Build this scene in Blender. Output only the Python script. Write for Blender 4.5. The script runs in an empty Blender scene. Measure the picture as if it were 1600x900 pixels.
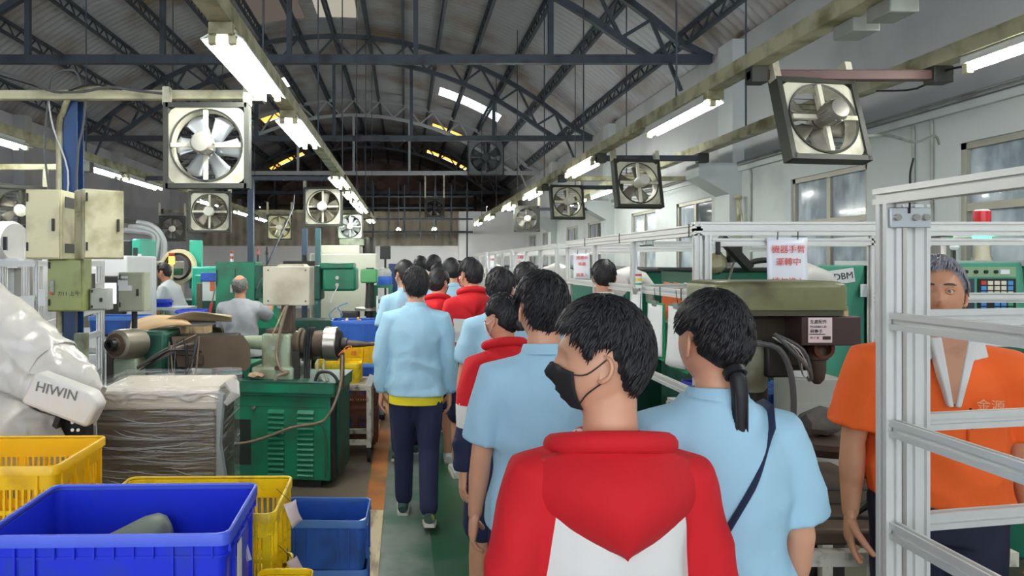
import bpy, bmesh, math, random
from mathutils import Vector, Matrix, noise
random.seed(7)
R = math.radians
SC = bpy.context.scene
COL = SC.collection
# ---------------------------------------------------------------- camera, world, exposure
F, CX, CY, CZ = 1067.0, 632.0, 410.0, 1.68      # focal length in pixels, vanishing point, eye height
cd = bpy.data.cameras.new('camera'); cam = bpy.data.objects.new('camera', cd); COL.objects.link(cam)
cam.location = (0, 0, CZ); cam.rotation_euler = (R(90), 0, 0)
cd.sensor_width = 36; cd.lens = 36 * F / 1600
cd.shift_x = (800 - CX) / 1600; cd.shift_y = -(450 - CY) / 1600
cd.clip_start = .05; cd.clip_end = 200
SC.camera = cam
w = bpy.data.worlds.new('sky'); SC.world = w; w.use_nodes = True
w.node_tree.nodes['Background'].inputs[0].default_value = (.86, .93, 1.0, 1)
w.node_tree.nodes['Background'].inputs[1].default_value = 1.5
vs = SC.view_settings
vs.view_transform = 'Standard'; vs.look = 'None'; vs.gamma = 1; vs.use_curve_mapping = False
vs.exposure = 1.15
TUBE = 40.0                                        # emission of a lit fluorescent tube
def W(px, py, d):                                  # the point at distance d that a pixel of the photograph shows
    return Vector(((px - CX) * d / F, d, CZ - (py - CY) * d / F))
# ---------------------------------------------------------------- materials
def lin(h):
    h = h.lstrip('#'); c = [int(h[i:i+2], 16) / 255 for i in (0, 2, 4)]
    return [x / 12.92 if x <= .04045 else ((x + .055) / 1.055) ** 2.4 for x in c]
MATS = {}
def M(name, hexc, rough=.5, metal=0., var=.12, scale=6., dirt=None, dirtamt=.0, dscale=3., bump=0., bscale=60., emit=0., alpha=1., trans=0., stretch=None, coat=0., sss=0.):
    if name in MATS: return MATS[name]
    m = bpy.data.materials.new(name); m.use_nodes = True; nt = m.node_tree; N = nt.nodes; L = nt.links
    b = N['Principled BSDF']; c = lin(hexc)
    b.inputs['Roughness'].default_value = rough; b.inputs['Metallic'].default_value = metal
    if coat: b.inputs['Coat Weight'].default_value = coat
    if alpha < 1: b.inputs['Alpha'].default_value = alpha
    if trans: b.inputs['Transmission Weight'].default_value = trans
    if sss:
        b.inputs['Subsurface Weight'].default_value = sss; b.inputs['Subsurface Radius'].default_value = (.02, .008, .004); b.inputs['Subsurface Scale'].default_value = .5
    co = N.new('ShaderNodeTexCoord'); src = co.outputs['Object']
    if stretch:
        mp = N.new('ShaderNodeMapping'); mp.inputs['Scale'].default_value = stretch; L.new(src, mp.inputs[0]); src = mp.outputs[0]
    def nz(s, det=4):
        n = N.new('ShaderNodeTexNoise'); n.inputs['Scale'].default_value = s; n.inputs['Detail'].default_value = det; L.new(src, n.inputs['Vector']); return n
    out = None
    if var:
        n = nz(scale); mx = N.new('ShaderNodeMix'); mx.data_type = 'RGBA'
        mx.inputs[6].default_value = [x * (1 - var) for x in c] + [1]; mx.inputs[7].default_value = [min(1, x * (1 + var)) for x in c] + [1]
        L.new(n.outputs['Fac'], mx.inputs[0]); out = mx.outputs[2]
    if dirt and dirtamt:
        n = nz(dscale, 6); rp = N.new('ShaderNodeValToRGB'); rp.color_ramp.elements[0].position = .62 - dirtamt * .35; rp.color_ramp.elements[1].position = .78 - dirtamt * .2
        L.new(n.outputs['Fac'], rp.inputs[0]); mx = N.new('ShaderNodeMix'); mx.data_type = 'RGBA'
        mx.inputs[6].default_value = c + [1]; mx.inputs[7].default_value = lin(dirt) + [1]
        if out: L.new(out, mx.inputs[6])
        L.new(rp.outputs[0], mx.inputs[0]); out = mx.outputs[2]
    if out: L.new(out, b.inputs['Base Color'])
    else: b.inputs['Base Color'].default_value = c + [1]
    if bump:
        n = nz(bscale, 5); bp = N.new('ShaderNodeBump'); bp.inputs['Strength'].default_value = bump; bp.inputs['Distance'].default_value = .01
        L.new(n.outputs['Fac'], bp.inputs['Height']); L.new(bp.outputs[0], b.inputs['Normal'])
    if emit:
        b.inputs['Emission Color'].default_value = c + [1]; b.inputs['Emission Strength'].default_value = emit
    MATS[name] = m; return m
alu = M('aluminium', '#d8d8d4', .38, .3, .05, 30)
alud = M('aluminium_slot', '#6f7376', .5, .5, .05)
white_p = M('white_paint', '#dfe0e0', .5, 0, .05)
cream = M('cream_enamel', '#cfc9a4', .5, 0, .08, 5, '#8d8768', .35, 4)
cream_d = M('grimy_cream', '#b9b596', .55, 0, .12, 6, '#77724f', .55, 6)
steel = M('machined_steel', '#a9a49b', .3, .9, .1, 12)
dsteel = M('dark_steel', '#3a3936', .5, .6, .15, 9)
rusty = M('oily_brown_steel', '#5f4f40', .55, .3, .25, 5, '#3a2c22', .5, 4)
black = M('black_plastic', '#17181a', .45)
rubber = M('black_rubber', '#1c1c1d', .8)
green_m = M('machine_green', '#17835f', .38, 0, .12, 4, '#2f5a45', .5, 3)
green_d = M('dark_machine_green', '#1e5a48', .45, 0, .15, 4, '#20332b', .5, 4)
green_g = M('grey_green_enamel', '#9aa78f', .45, 0, .1, 5, '#6b6750', .5, 5)
olive = M('olive_enamel', '#77794f', .4, 0, .15, 5, '#453c2c', .5, 5)
teal = M('teal_enamel', '#2fa58c', .4, 0, .08)
grey_p = M('grey_enamel', '#9c9f97', .5, 0, .08, 6, '#6c6c60', .4)
cable_m = M('brown_cable', '#8a7562', .6); cable_g = M('grey_cable', '#5b5b5a', .6); cable_b = M('black_cable', '#222324', .6)
paper = M('paper', '#e9e9e8', .7, 0, .03); pinkp = M('pink_tag_paper', '#f0dcdc', .7, 0, .04)
red_ink = M('red_ink', '#d8453c', .7, 0, 0); black_ink = M('black_ink', '#2b2b2e', .7, 0, 0)
blue_c = M('blue_crate_plastic', '#2136d6', .32, 0, .06, 4, '#2a40b8', .25, 8); blue_r = M('scuffed_blue_rim', '#4a63e2', .4, 0, .1, 9)
blue_d = M('worn_blue_crate_plastic', '#2f63c0', .4, 0, .12, 5, '#274a80', .4, 6); blue_dr = M('scuffed_worn_rim', '#4f83cf', .45, 0, .12, 9)
yellow_c = M('yellow_crate_plastic', '#fbc409', .36, 0, .05, 4, '#dca40c', .25, 8)
yellow_d = M('worn_yellow_crate_plastic', '#fad512', .4, 0, .08, 5, '#b98f18', .3, 10)
cardb = M('cardboard', '#b99a72', .8, 0, .08)
wood = M('pale_wood', '#c8ae86', .7, 0, .15, 5, '#7a6448', .45, 7, stretch=(4, .4, 1))
# ---------------------------------------------------------------- mesh helpers
class MB:
    def __init__(s): s.v = []; s.f = []; s.m = []
    def add(s, vs, fs, mi=0):
        o = len(s.v); s.v += [Vector(p) for p in vs]; s.f += [[i + o for i in f] for f in fs]; s.m += [mi] * len(fs); return s
    def bx(s, x0, x1, y0, y1, z0, z1, mi=0):
        return s.add([(x0,y0,z0),(x1,y0,z0),(x1,y1,z0),(x0,y1,z0),(x0,y0,z1),(x1,y0,z1),(x1,y1,z1),(x0,y1,z1)],
                     [(3,2,1,0),(4,5,6,7),(0,1,5,4),(1,2,6,5),(2,3,7,6),(3,0,4,7)], mi)
    def box(s, c, d, rz=0, mi=0, rx=0, ry=0):
        o = len(s.v); s.bx(-d[0]/2, d[0]/2, -d[1]/2, d[1]/2, -d[2]/2, d[2]/2, mi)
        mt = Matrix.Translation(c) @ Matrix.Rotation(rz, 4, 'Z') @ Matrix.Rotation(ry, 4, 'Y') @ Matrix.Rotation(rx, 4, 'X')
        for i in range(o, len(s.v)): s.v[i] = mt @ s.v[i]
        return s
    def loft(s, rings, cap=True, mi=0, closed=True):
        n = len(rings[0]); vs = [p for r in rings for p in r]; fs = []
        for k in range(len(rings) - 1):
            for i in range(n if closed else n - 1):
                j = (i + 1) % n; fs.append((k*n+i, k*n+j, (k+1)*n+j, (k+1)*n+i))
        if cap: fs += [tuple(range(n))[::-1], tuple(range((len(rings)-1)*n, len(rings)*n))]
        return s.add(vs, fs, mi)
    @staticmethod
    def frame(d):
        d = Vector(d).normalized(); a = Vector((0, 0, 1)) if abs(d.z) < .9 else Vector((0, 1, 0))
        u = a.cross(d).normalized(); return u, d.cross(u).normalized()
    def cyl(s, p0, p1, r0, r1=None, n=14, cap=True, mi=0):
        p0 = Vector(p0); p1 = Vector(p1); r1 = r0 if r1 is None else r1; u, v = s.frame(p1 - p0)
        rg = [[p + (u * math.cos(2*math.pi*i/n) + v * math.sin(2*math.pi*i/n)) * r for i in range(n)] for p, r in ((p0, r0), (p1, r1))]
        return s.loft(rg, cap, mi)
    def lathe(s, prof, p0, ax, n=20, mi=0, cap=True):           # prof: (distance along the axis, radius)
        p0 = Vector(p0); ax = Vector(ax).normalized(); u, v = s.frame(ax)
        return s.loft([[p0 + ax*t + (u*math.cos(2*math.pi*i/n) + v*math.sin(2*math.pi*i/n))*r for i in range(n)] for t, r in prof], cap, mi)
    def tube(s, pts, r, n=8, cap=True, mi=0, flat=1.):
        pts = [Vector(p) for p in pts]
        if not isinstance(r, (list, tuple)) and 3 <= len(pts) <= 12:      # round off the bends of cables and hoses
            q = [pts[0]] + pts + [pts[-1]]; pts = [pts[0]]
            for i in range(1, len(q) - 2):
                for k in range(1, 5):
                    f = k/4; a, b, c, d = q[i-1:i+3]; pts.append(.5*(2*b + (c - a)*f + (2*a - 5*b + 4*c - d)*f*f + (3*b - a - 3*c + d)*f**3))
        rr = r if isinstance(r, (list, tuple)) else [r] * len(pts); rings = []
        u = None
        for i, p in enumerate(pts):
            t = (pts[min(i+1, len(pts)-1)] - pts[max(i-1, 0)]).normalized()
            if u is None: u, _ = s.frame(t)
            u = (u - t * u.dot(t)).normalized(); v = t.cross(u)
            rings.append([p + (u * math.cos(2*math.pi*k/n) + v * math.sin(2*math.pi*k/n) * flat) * rr[i] for k in range(n)])
        return s.loft(rings, cap, mi)
    def bar(s, p0, p1, wx, wy=None, mi=0):                      # rectangular bar
        p0 = Vector(p0); p1 = Vector(p1); wy = wx if wy is None else wy; u, v = s.frame(p1 - p0)
        return s.loft([[p + u*a*wx/2 + v*b*wy/2 for a, b in ((-1,-1),(1,-1),(1,1),(-1,1))] for p in (p0, p1)], True, mi)
    def slot(s, p0, p1, w, w2=None, mi=0):                      # T-slot aluminium extrusion
        p0 = Vector(p0); p1 = Vector(p1); w2 = w2 or w; u, v = s.frame(p1 - p0); a = w / 2; b = w2 / 2; g = .006; dp = .009
        def side(L):
            ks = [0.] if L < .05 else [-L/4, L/4]
            o = []
            for k in ks: o += [(k-g, 0), (k-g, dp), (k+g, dp), (k+g, 0)]
            return o
        pf = [(-a, -b)] + [(t, -b + q) for t, q in side(w)] + [(a, -b)] + [(a - q, t) for t, q in side(w2)] + [(a, b)] + \
             [(-t, b - q) for t, q in side(w)] + [(-a, b)] + [(-a + q, -t) for t, q in side(w2)]
        return s.loft([[p + u*x + v*y for x, y in pf] for p in (p0, p1)], True, mi)
    def grid(s, fn, nu, nv, mi=0, wrap=False):
        vs = [fn(i / (nu if wrap else nu - 1), j / (nv - 1)) for j in range(nv) for i in range(nu)]; fs = []
        for j in range(nv - 1):
            for i in range(nu if wrap else nu - 1):
                k = (i + 1) % nu; fs.append((j*nu+i, j*nu+k, (j+1)*nu+k, (j+1)*nu+i))
        return s.add(vs, fs, mi)
    def prism(s, pts, a0, a1, axis='y', mi=0):
        def P(p, a): return {'y': (p[0], a, p[1]), 'x': (a, p[0], p[1]), 'z': (p[0], p[1], a)}[axis]
        return s.loft([[P(p, a0) for p in pts], [P(p, a1) for p in pts]], True, mi)
    def tf(s, mt):
        s.v = [mt @ p for p in s.v]; return s
    def join(s, o, mi=0): s.add(o.v, o.f); s.m[-len(o.f):] = [k + mi for k in o.m]; return s
    def mesh(s, name, mats, smooth=True, ang=38):
        me = bpy.data.meshes.new(name); me.from_pydata([tuple(p) for p in s.v], [], s.f)
        for m in (mats if isinstance(mats, (list, tuple)) else [mats]): me.materials.append(m)
        if any(s.m): me.polygons.foreach_set('material_index', s.m)
        bm = bmesh.new(); bm.from_mesh(me); bmesh.ops.recalc_face_normals(bm, faces=bm.faces); bm.to_mesh(me); bm.free()
        if smooth:
            me.polygons.foreach_set('use_smooth', [True] * len(me.polygons)); me.set_sharp_from_angle(angle=R(ang))
        me.update(); return me
class T:                                                        # a thing: an Empty at its base that parents its parts
    def __init__(s, name, label=None, cat=None, loc=(0,0,0), rz=0, group=None, kind=None):
        s.o = bpy.data.objects.new(name, None); COL.objects.link(s.o); s.o.empty_display_size = .1
        s.o.location = loc; s.o.rotation_euler = (0, 0, rz)
        s.inv = (Matrix.Translation(loc) @ Matrix.Rotation(rz, 4, 'Z')).inverted()
        tag(s.o, label, cat, group, kind)
    def p(s, name, mb, mat, parent=None, world=False, bevel=0, smooth=True, label=None, ang=38):
        if world: mb.tf(s.inv)
        me = mb.mesh(name, mat, smooth, ang); return s.pm(name, me, parent, bevel, label)
    def pm(s, name, me, parent=None, bevel=0, label=None):
        o = bpy.data.objects.new(name, me); COL.objects.link(o); o.parent = parent or s.o
        if bevel:
            b = o.modifiers.new('bevel', 'BEVEL'); b.width = bevel; b.segments = 2; b.limit_method = 'ANGLE'
        if label: o['label'] = label
        return o
def tag(o, label=None, cat=None, group=None, kind=None):
    for k, v in (('label', label), ('category', cat), ('group', group), ('kind', kind)):
        if v: o[k] = v
    return o
def solo(name, mb, mat, label=None, cat=None, group=None, kind=None, bevel=0, smooth=True, parent=None):
    o = bpy.data.objects.new(name, mb.mesh(name, mat, smooth)); COL.objects.link(o); tag(o, label, cat, group, kind); o.parent = parent
    if bevel:
        b = o.modifiers.new('bevel', 'BEVEL'); b.width = bevel; b.segments = 2; b.limit_method = 'ANGLE'
    return o
def copy_tree(o, parent=None, loc=None, rz=None, label=None):
    c = o.copy(); COL.objects.link(c); c.parent = parent
    if loc is not None: c.location = loc
    if rz is not None: c.rotation_euler.z = rz
    if label: c['label'] = label
    for ch in list(o.children): copy_tree(ch, c)
    return c
def text(name, s, size, mat, loc, rot=(R(90), 0, 0), parent=None, inv=None, align='CENTER', sx=1.):
    cu = bpy.data.curves.new(name, 'FONT'); cu.body = s; cu.size = size; cu.align_x = align; cu.align_y = 'CENTER'; cu.extrude = .0004; cu.resolution_u = 2
    q = bpy.data.objects.new(name, cu); COL.objects.link(q)
    me = bpy.data.meshes.new_from_object(q.evaluated_get(bpy.context.evaluated_depsgraph_get())); me.name = name
    bpy.data.objects.remove(q); me.materials.clear(); me.materials.append(mat)
    o = bpy.data.objects.new(name, me); COL.objects.link(o); o.scale = (sx, 1, 1)
    o.location = loc if inv is None else inv @ Vector(loc); o.rotation_euler = rot; o.parent = parent; return o
ORD = ['first', 'second', 'third', 'fourth', 'fifth', 'sixth', 'seventh', 'eighth', 'ninth', 'tenth']
# ================================================================ the building
XL, XR, EAVE, XM = -7.55, 4.3, 4.53, -1.62
RC = 8.33; ZC = 7.0 - RC
def roof_z(x, dr=0.): return ZC + math.sqrt(max(.01, (RC + dr) ** 2 - (x - XM) ** 2))
def floor_mat(name, base, worn, amt, scale, grit):
    m = M(name, base, .38, 0, .18, 1.3, worn, amt, scale, bump=.06, bscale=90); return m
conc = floor_mat('oily_concrete', '#7d7263', '#4c4238', .55, 1.1, 1)
solo('floor', MB().bx(XL, XR, -6, 36, -.2, 0), conc, kind='structure')
solo('floor_aisle', MB().bx(.16, 1.35, -6, 24.5, 0, .004), M('worn_green_floor_paint', '#24573c', .3, 0, .2, 1.6, '#4f6257', .35, 2.2, bump=.05, bscale=120), kind='structure')
solo('floor_aisle_edge', MB().bx(-.14, .16, -6, 24.5, 0, .0035), M('scuffed_grey_floor_paint', '#6c7670', .35, 0, .25, 9, '#365c48', .5, 3.5, bump=.05, bscale=120), kind='structure')
solo('floor_stripe', MB().bx(-.27, -.14, 4.6, 24, 0, .005), M('worn_orange_floor_paint', '#b5713a', .45, 0, .15, 4, '#7a5a3c', .5, 3), kind='structure')
solo('floor_border', MB().bx(-.27, -.14, -2, 4.6, 0, .012), M('scuffed_pale_board', '#c3b393', .6, 0, .15, 3, '#6b5a41', .5, 5, stretch=(3, .6, 1)), kind='structure')
wallm = M('grey_white_wall', '#c2c8c6', .7, 0, .05, 1.2, '#adb3b1', .3, 1.4)
wallup = M('upper_grey_wall', '#b4b6b6', .75, 0, .05, .9, '#a3a5a5', .3, 1.2)
# right wall, built around its windows
WIN = [(3.95, 5.3), (6.35, 7.6), (9.55, 10.8), (11.7, 12.95), (14.75, 16.0), (16.9, 18.1), (20.1, 21.3), (22.3, 23.5)]
ZS, ZT = 1.5, 2.6
mb = MB().bx(XR, XR + .2, -6, 36, 0, ZS).bx(XR, XR + .2, -6, 36, ZT, 2.9)
ys = [-6] + [y for a in WIN for y in a] + [36]
for i in range(0, len(ys), 2): mb.bx(XR, XR + .2, ys[i], ys[i+1], ZS, ZT)
wr = solo('wall_right', mb, wallm, kind='structure')
solo('wall_upper_right', MB().bx(XR + .03, XR + .2, -6, 36, 2.9, EAVE + .05), wallup, kind='structure')
solo('trim_1', MB().bx(XR - .05, XR + .03, -6, 36, 2.84, 2.9), wallm, kind='structure')
for k, yy in enumerate((8.9, 14.2, 19.5)):          # pilasters with splayed haunches under the ledge
    mb = MB().bx(XR - .16, XR, yy - .2, yy + .2, 0, 2.55)
    mb.prism([(XR, 2.55), (XR - .16, 2.55), (XR - .55, 2.78), (XR - .55, 2.95), (XR, 2.95)], yy - .2, yy + .2)
    mb.bx(XR - .12, XR + .03, yy - .2, yy + .2, 2.95, EAVE)
    solo('trim_%d' % (k + 2), mb, wallm, kind='structure')
wframe = M('window_frame_metal', '#a3a092', .5, .3, .08)
glass = M('streaky_window_glass', '#8d9aa3', .12, 0, .35, 3, '#c6d2da', .5, 4, stretch=(1, 1, .5), coat=.5)
glassd = M('dark_window_glass', '#4c555b', .08, 0, .4, 2, '#8c98a0', .4, 3, coat=.5)
for k, (a, b) in enumerate(WIN):
    t = T('window_%d' % (k + 1), kind='structure', loc=(XR + .06, (a + b) / 2, ZS)); h = ZT - ZS; wd = (b - a) / 2
    fr = MB().bx(-.04, .05, -wd, wd, 0, .05).bx(-.04, .05, -wd, wd, h - .05, h).bx(-.04, .05, -wd, -wd + .05, 0, h).bx(-.04, .05, wd - .05, wd, 0, h)
    t.p('window_frame', fr, wframe)
    t.p('mullion', MB().bx(-.03, .03, -.03, .03, .05, h - .05), wframe)
    t.p('transom', MB().bx(-.035, .03, -wd + .05, wd - .05, h * .52, h * .52 + .06), wframe)
    for sy in (-1, 1):
        for z0, z1 in ((.05, h * .52), (h * .52 + .06, h - .05)):
            t.p('pane', MB().bx(-.004, .004, min(sy*.03, sy*(wd-.05)), max(sy*.03, sy*(wd-.05)), z0, z1), glassd if k in (0, 2, 4) and sy < 0 else glass)
# left wall with columns and rails
lw = M('lilac_grey_panel', '#b4b4ba', .7, 0, .06, 1, '#9a9aa2', .3, 1)
solo('wall_left', MB().bx(XL - .2, XL, -6, 36, 0, EAVE), lw, kind='structure')
for k in range(7):
    y = 4.5 + k * 4.4
    solo('trim_%d' % (k + 6), MB().bx(XL, XL + .22, y - .13, y + .13, 0, EAVE), M('grey_column', '#a9a9aa', .6), kind='structure')
solo('baseboard_left', MB().bx(XL, XL + .1, -6, 36, 2.75, 2.85), M('grey_rail', '#8a8b86', .6), kind='structure')
# far end: white partition, brown corrugated sheets above it, gable
pw = M('white_partition', '#e6e4e4', .6, 0, .04, .8)
solo('wall_back', MB().bx(XL, 1.95, 24.9, 25, 0, 2.28), pw, kind='structure')
solo('wall_back_tall', MB().bx(1.95, XR, 24.4, 25, 0, 3.5), pw, kind='structure')
mb = MB()
n = 150; xs = [XL + (XR - XL) * i / n for i in range(n + 1)]
mb.loft([[(x, 25.7 + (.03 if (i // 2) % 2 else 0), z) for i, x in enumerate(xs)] for z in (0, 3.6)], False, 0, False)
solo('wall_back_sheet', mb, M('brown_corrugated_sheet', '#b8ae9a', .6, .1, .1, 2, '#93897a', .4, 2), kind='structure')
mb = MB(); A = [XL + (XR - XL) * i / 30 for i in range(31)]
mb.prism([(x, 0) for x in (XL, XR)] + [(x, roof_z(x, .1)) for x in A[::-1]], 35.8, 36, 'y')
solo('wall_gable', mb, M('sooty_gable_brick', '#a8958a', .85, 0, .3, 4, '#6a5c58', .5, 1.5), kind='structure')
mb = MB()                                          # steel girts on the gable
for z in (3.2, 3.9, 4.6, 5.3): mb.bx(XL, XR, 35.5, 35.6, z, z + .12)
for i in range(9): mb.bx(XL + .8 + i * 1.3, XL + .9 + i * 1.3, 35.6, 35.7, 0, 5.2 + .5 * math.sin(i / 8 * math.pi))
dkst = M('dark_blue_grey_steel', '#454d56', .55, .2, .1, 4, '#2a2e33', .3)
solo('wall_gable_girts', mb, dkst, kind='structure')
# corrugated roof sheets, left open where the roof lights sit
SKY = [(19.6, 20.5, 1.15, 2.75), (19.4, 20.4, -4.7, -3.5), (24.6, 25.2, 1.1, 2.4), (30.5, 31.3, 1.0, 2.7), (22.8, 23.6, -4.9, -4.1), (30.5, 31.3, -6.0, -4.6), (12.7, 15.2, -1.85, -.9), (12.7, 15.2, -3.3, -2.1)]
mb = MB(); NY = 1500; NX = 42; Y0, Y1 = -6, 36
xs = [XL - .25 + (XR - XL + .5) * i / NX for i in range(NX + 1)]
vs_ = []; fs_ = []
for j in range(NY + 1):
    y = Y0 + (Y1 - Y0) * j / NY; dz = .018 * math.sin(2 * math.pi * y / .17)
    for x in xs: vs_.append((x, y, roof_z(x, .13) + dz))
for j in range(NY):
    y = Y0 + (Y1 - Y0) * (j + .5) / NY
    for i in range(NX):
        x = (xs[i] + xs[i+1]) / 2
        if any(a < y < b and c < x < d for a, b, c, d in SKY): continue
        q = j * (NX + 1) + i; fs_.append((q, q + 1, q + NX + 2, q + NX + 1))
mb.add(vs_, fs_)
ceil = solo('ceiling', mb, M('dull_corrugated_roof_sheet', '#a2a5aa', .5, .15, .12, .7, '#84766a', .4, .8), kind='structure')
def skypanel(i, col, tr):
    a, b, c, d = SKY[i]; m = bpy.data.materials.get(col) or bpy.data.materials.new(col); m.use_nodes = True; nt = m.node_tree
    if not nt.nodes.get('tr'):
        nt.nodes.remove(nt.nodes['Principled BSDF']); tb = nt.nodes.new('ShaderNodeBsdfTranslucent'); tb.name = 'tr'; tb.inputs[0].default_value = (*lin(tr), 1)
        nt.links.new(tb.outputs[0], nt.nodes['Material Output'].inputs[0])
    n = 8; mb = MB()
    P = [(c - .1 + (d - c + .2) * k / n) for k in range(n + 1)]
    mb.loft([[(x, a - .1, roof_z(x, .17)) for x in P], [(x, b + .1, roof_z(x, .17)) for x in P]], False, 0, False)
    solo('roof_light', mb, m, kind='structure', parent=ceil)
skypanel(2, 'amber_roof_light', '#f0a040'); skypanel(3, 'amber_roof_light', '#f0a040'); skypanel(4, 'amber_roof_light', '#f0a040'); skypanel(5, 'amber_roof_light', '#f0a040'); skypanel(7, 'brown_roof_light', '#3a332c')
skypanel(6, 'pale_roof_light', '#6e675a')
# lattice purlins running the length of the hall
NP = 15
def purlin(x):
    zt = roof_z(x, .06); zb = zt - .2; mb = MB()
    mb.bx(x - .03, x + .03, -6, 36, zt - .025, zt + .02).bx(x - .03, x + .03, -6, 36, zb - .02, zb + .02)
    return mb, zt, zb
for k in range(NP):
    x = XL + .35 + (XR - XL - .7) * k / (NP - 1); mb, zt, zb = purlin(x)
    pu = solo('purlin', mb, dkst, parent=ceil)
    mb = MB(); q = 0; y = 0
    while y < 34:
        a, b = (zb, zt) if q % 2 else (zt, zb)
        mb.bar((x, y, a), (x, y + .22, b), .02); y += .22; q += 1
    o = solo('lacing', mb, dkst, parent=pu); o['kind'] = 'stuff'
pale = M('pale_grey_truss', '#a7aaaa', .6, .1, .08)  # lighter grey than the other trusses
def truss(y, mat, label):
    t = T('roof_truss', label, 'roof truss', (XM, y, EAVE), group='bowstring trusses under the roof')
    hw = (XR - XL) / 2
    t.p('tie_beam', MB().bx(-hw, hw, -.05, .05, -.06, .06), mat)
    def pt(u, dr): x = XM + u * hw; return (u * hw, 0, roof_z(x, dr) - EAVE)
    for nm, dr in (('upper_chord', -.12), ('lower_chord', -.62)):
        mb = MB(); P = [pt(-1 + 2 * i / 28, dr) for i in range(29)]
        P = [(p[0], 0, max(p[2], .02)) for p in P]
        for a, b in zip(P, P[1:]): mb.bar(a, b, .09, .09)
        t.p(nm, mb, mat)
    wm = None
    for i in range(26):
        u0 = -.93 + 1.86 * i / 26; u1 = -.93 + 1.86 * (i + 1) / 26
        a, b = (pt(u0, -.14), pt(u1, -.6)) if i % 2 else (pt(u0, -.6), pt(u1, -.14))
        t.p('web_strut', MB().bar(a, b, .045), mat)
    for u in (-.62, -.3, 0, .3, .62):
        t.p('hanger_post', MB().bar((u * hw, 0, 0), pt(u, -.6), .07), mat)
truss(9.6, dkst, 'nearest dark steel roof truss with a long straight tie beam')
truss(15.7, dkst, 'dark arched roof truss second from the camera, peaking mid picture')
truss(21.8, pale, 'pale grey arched roof truss holding the big dark exhaust fan')
truss(27.9, dkst, 'dark arched roof truss farthest down the hall')
# ================================================================ cable trays, lamps, fans
tube_m = M('lit_fluorescent_tube', '#fbfdf8', .4, 0, 0, emit=TUBE)
refl = M('lamp_reflector', '#dfe3df', .35, 0, .05)
HT = 2.87                                           # underside of the trays
TRAYS = {}
def tray(x, y0, y1, label, rods=(), w_=.11):
    t = T('cable_tray', label, 'cable tray', (x, y0, HT), group='cable trays that carry the lamps')
    L = y1 - y0
    t.p('channel', MB().prism([(-w_/2, 0), (w_/2, 0), (w_/2, .09), (w_/2-.012, .09), (w_/2-.012, .012), (-w_/2+.012, .012), (-w_/2+.012, .09), (-w_/2, .09)], 0, L), cream_d, bevel=0)
    for y in rods:
        zt = roof_z(x, 0) - HT
        t.p('hanger_rod', MB().cyl((0, y - y0, .05), (0, y - y0, zt), .008, n=6), dkst)
    TRAYS[label] = t; return t
tray(-.91, .8, 20.6, 'cream cable tray running above the left side of the aisle', (4.4, 7.2, 10, 13, 16, 19))
tray(2.15, .8, 20.8, 'cream cable tray running above the right side of the aisle', (3.2, 5.4, 8.2, 10.5, 13, 16, 19))
tray(3.25, .8, 13.6, 'cream cable tray closest to the white window wall', (3, 6.5, 10, 13))
tray(-3.73, 2, 20, 'cream cable tray above the far left machines', (5, 8, 11, 14, 17))
def lamp(x, y, label, tubes=2, wv=None):
    t = T('fluorescent_lamp', label, 'ceiling lamp', (x, y, HT), group='fluorescent lamps under the trays')
    wv = wv or (.11 if tubes == 2 else .05); L = 1.26
    if wv == 'batten': t.p('batten', MB().bx(-.03 if tubes == 1 else -.045, .03 if tubes == 1 else .045, 0, L, -.045, 0), refl, bevel=.005)
    else: t.p('reflector', MB().prism([(-.03, 0), (.03, 0), (.035, -.03), (wv, -.075), (wv - .006, -.08), (.03, -.04), (-.03, -.04), (-wv + .006, -.08), (-wv, -.075), (-.035, -.03)], 0, L), refl)
    for xx in ((-.05, .05) if tubes == 2 else (0,)):
        t.p('tube', MB().cyl((xx, .04, -.075), (xx, L - .04, -.075), .017, n=8), tube_m)
        for yy in (0, L - .04): t.p('lamp_holder', MB().bx(xx - .02, xx + .02, yy, yy + .04, -.1, -.03), cream, bevel=.004)
    t.p('bracket', MB().bx(-.06, .06, -.03, .03, -.06, 0), cream_d, bevel=.004)
for i, y in enumerate((3.4, 5.35, 9.0, 10.9, 12.6, 14.05, 17.9)): lamp(-.91, y, 'twin tube lamp, %s along the tray on the left of the aisle' % ORD[i])
for i, y in enumerate((4.75, 7.62, 10.8, 13.4, 16.6, 19.2)): lamp(2.15, y, 'tube lamp with reflector, %s along the tray on the right of the aisle' % ORD[i], 2 if i else 1, 'batten' if i else .08)
for i, y in enumerate((1.0, 2.7, 10.6, 12.1)): lamp(3.25, y, 'single tube lamp, %s along the tray by the window wall' % ORD[i], 1, 'batten')  # the first lamp is out of view, added to brighten the upper wall
for i, y in enumerate((5.4, 7.6, 9.1, 12.2, 15.0, 17.2)): lamp(-3.73, y, 'twin tube lamp, %s along the tray over the far left machines' % ORD[i])
for i, x in enumerate((-.2, 1.0)):
    lamp(x, 22.2, ['bare twin lamp lighting the far white partition, left one', 'bare twin lamp lighting the far white partition, right one'][i], 2, 'batten'); o = [q for q in bpy.data.objects if q.name.startswith('fluorescent_lamp')][-1]
    t_ = T('lamp_hanger', ['thin steel hanger over the left far lamp', 'thin steel hanger over the right far lamp'][i], 'hanger', (x, 22.2, HT)); t_.p('rod', MB().cyl((0, 0, 0), (0, -.35, 1.7), .012, n=6), dkst); t_.p('rod', MB().cyl((0, 1.2, 0), (0, -.35, 1.7), .012, n=6), dkst)
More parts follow.
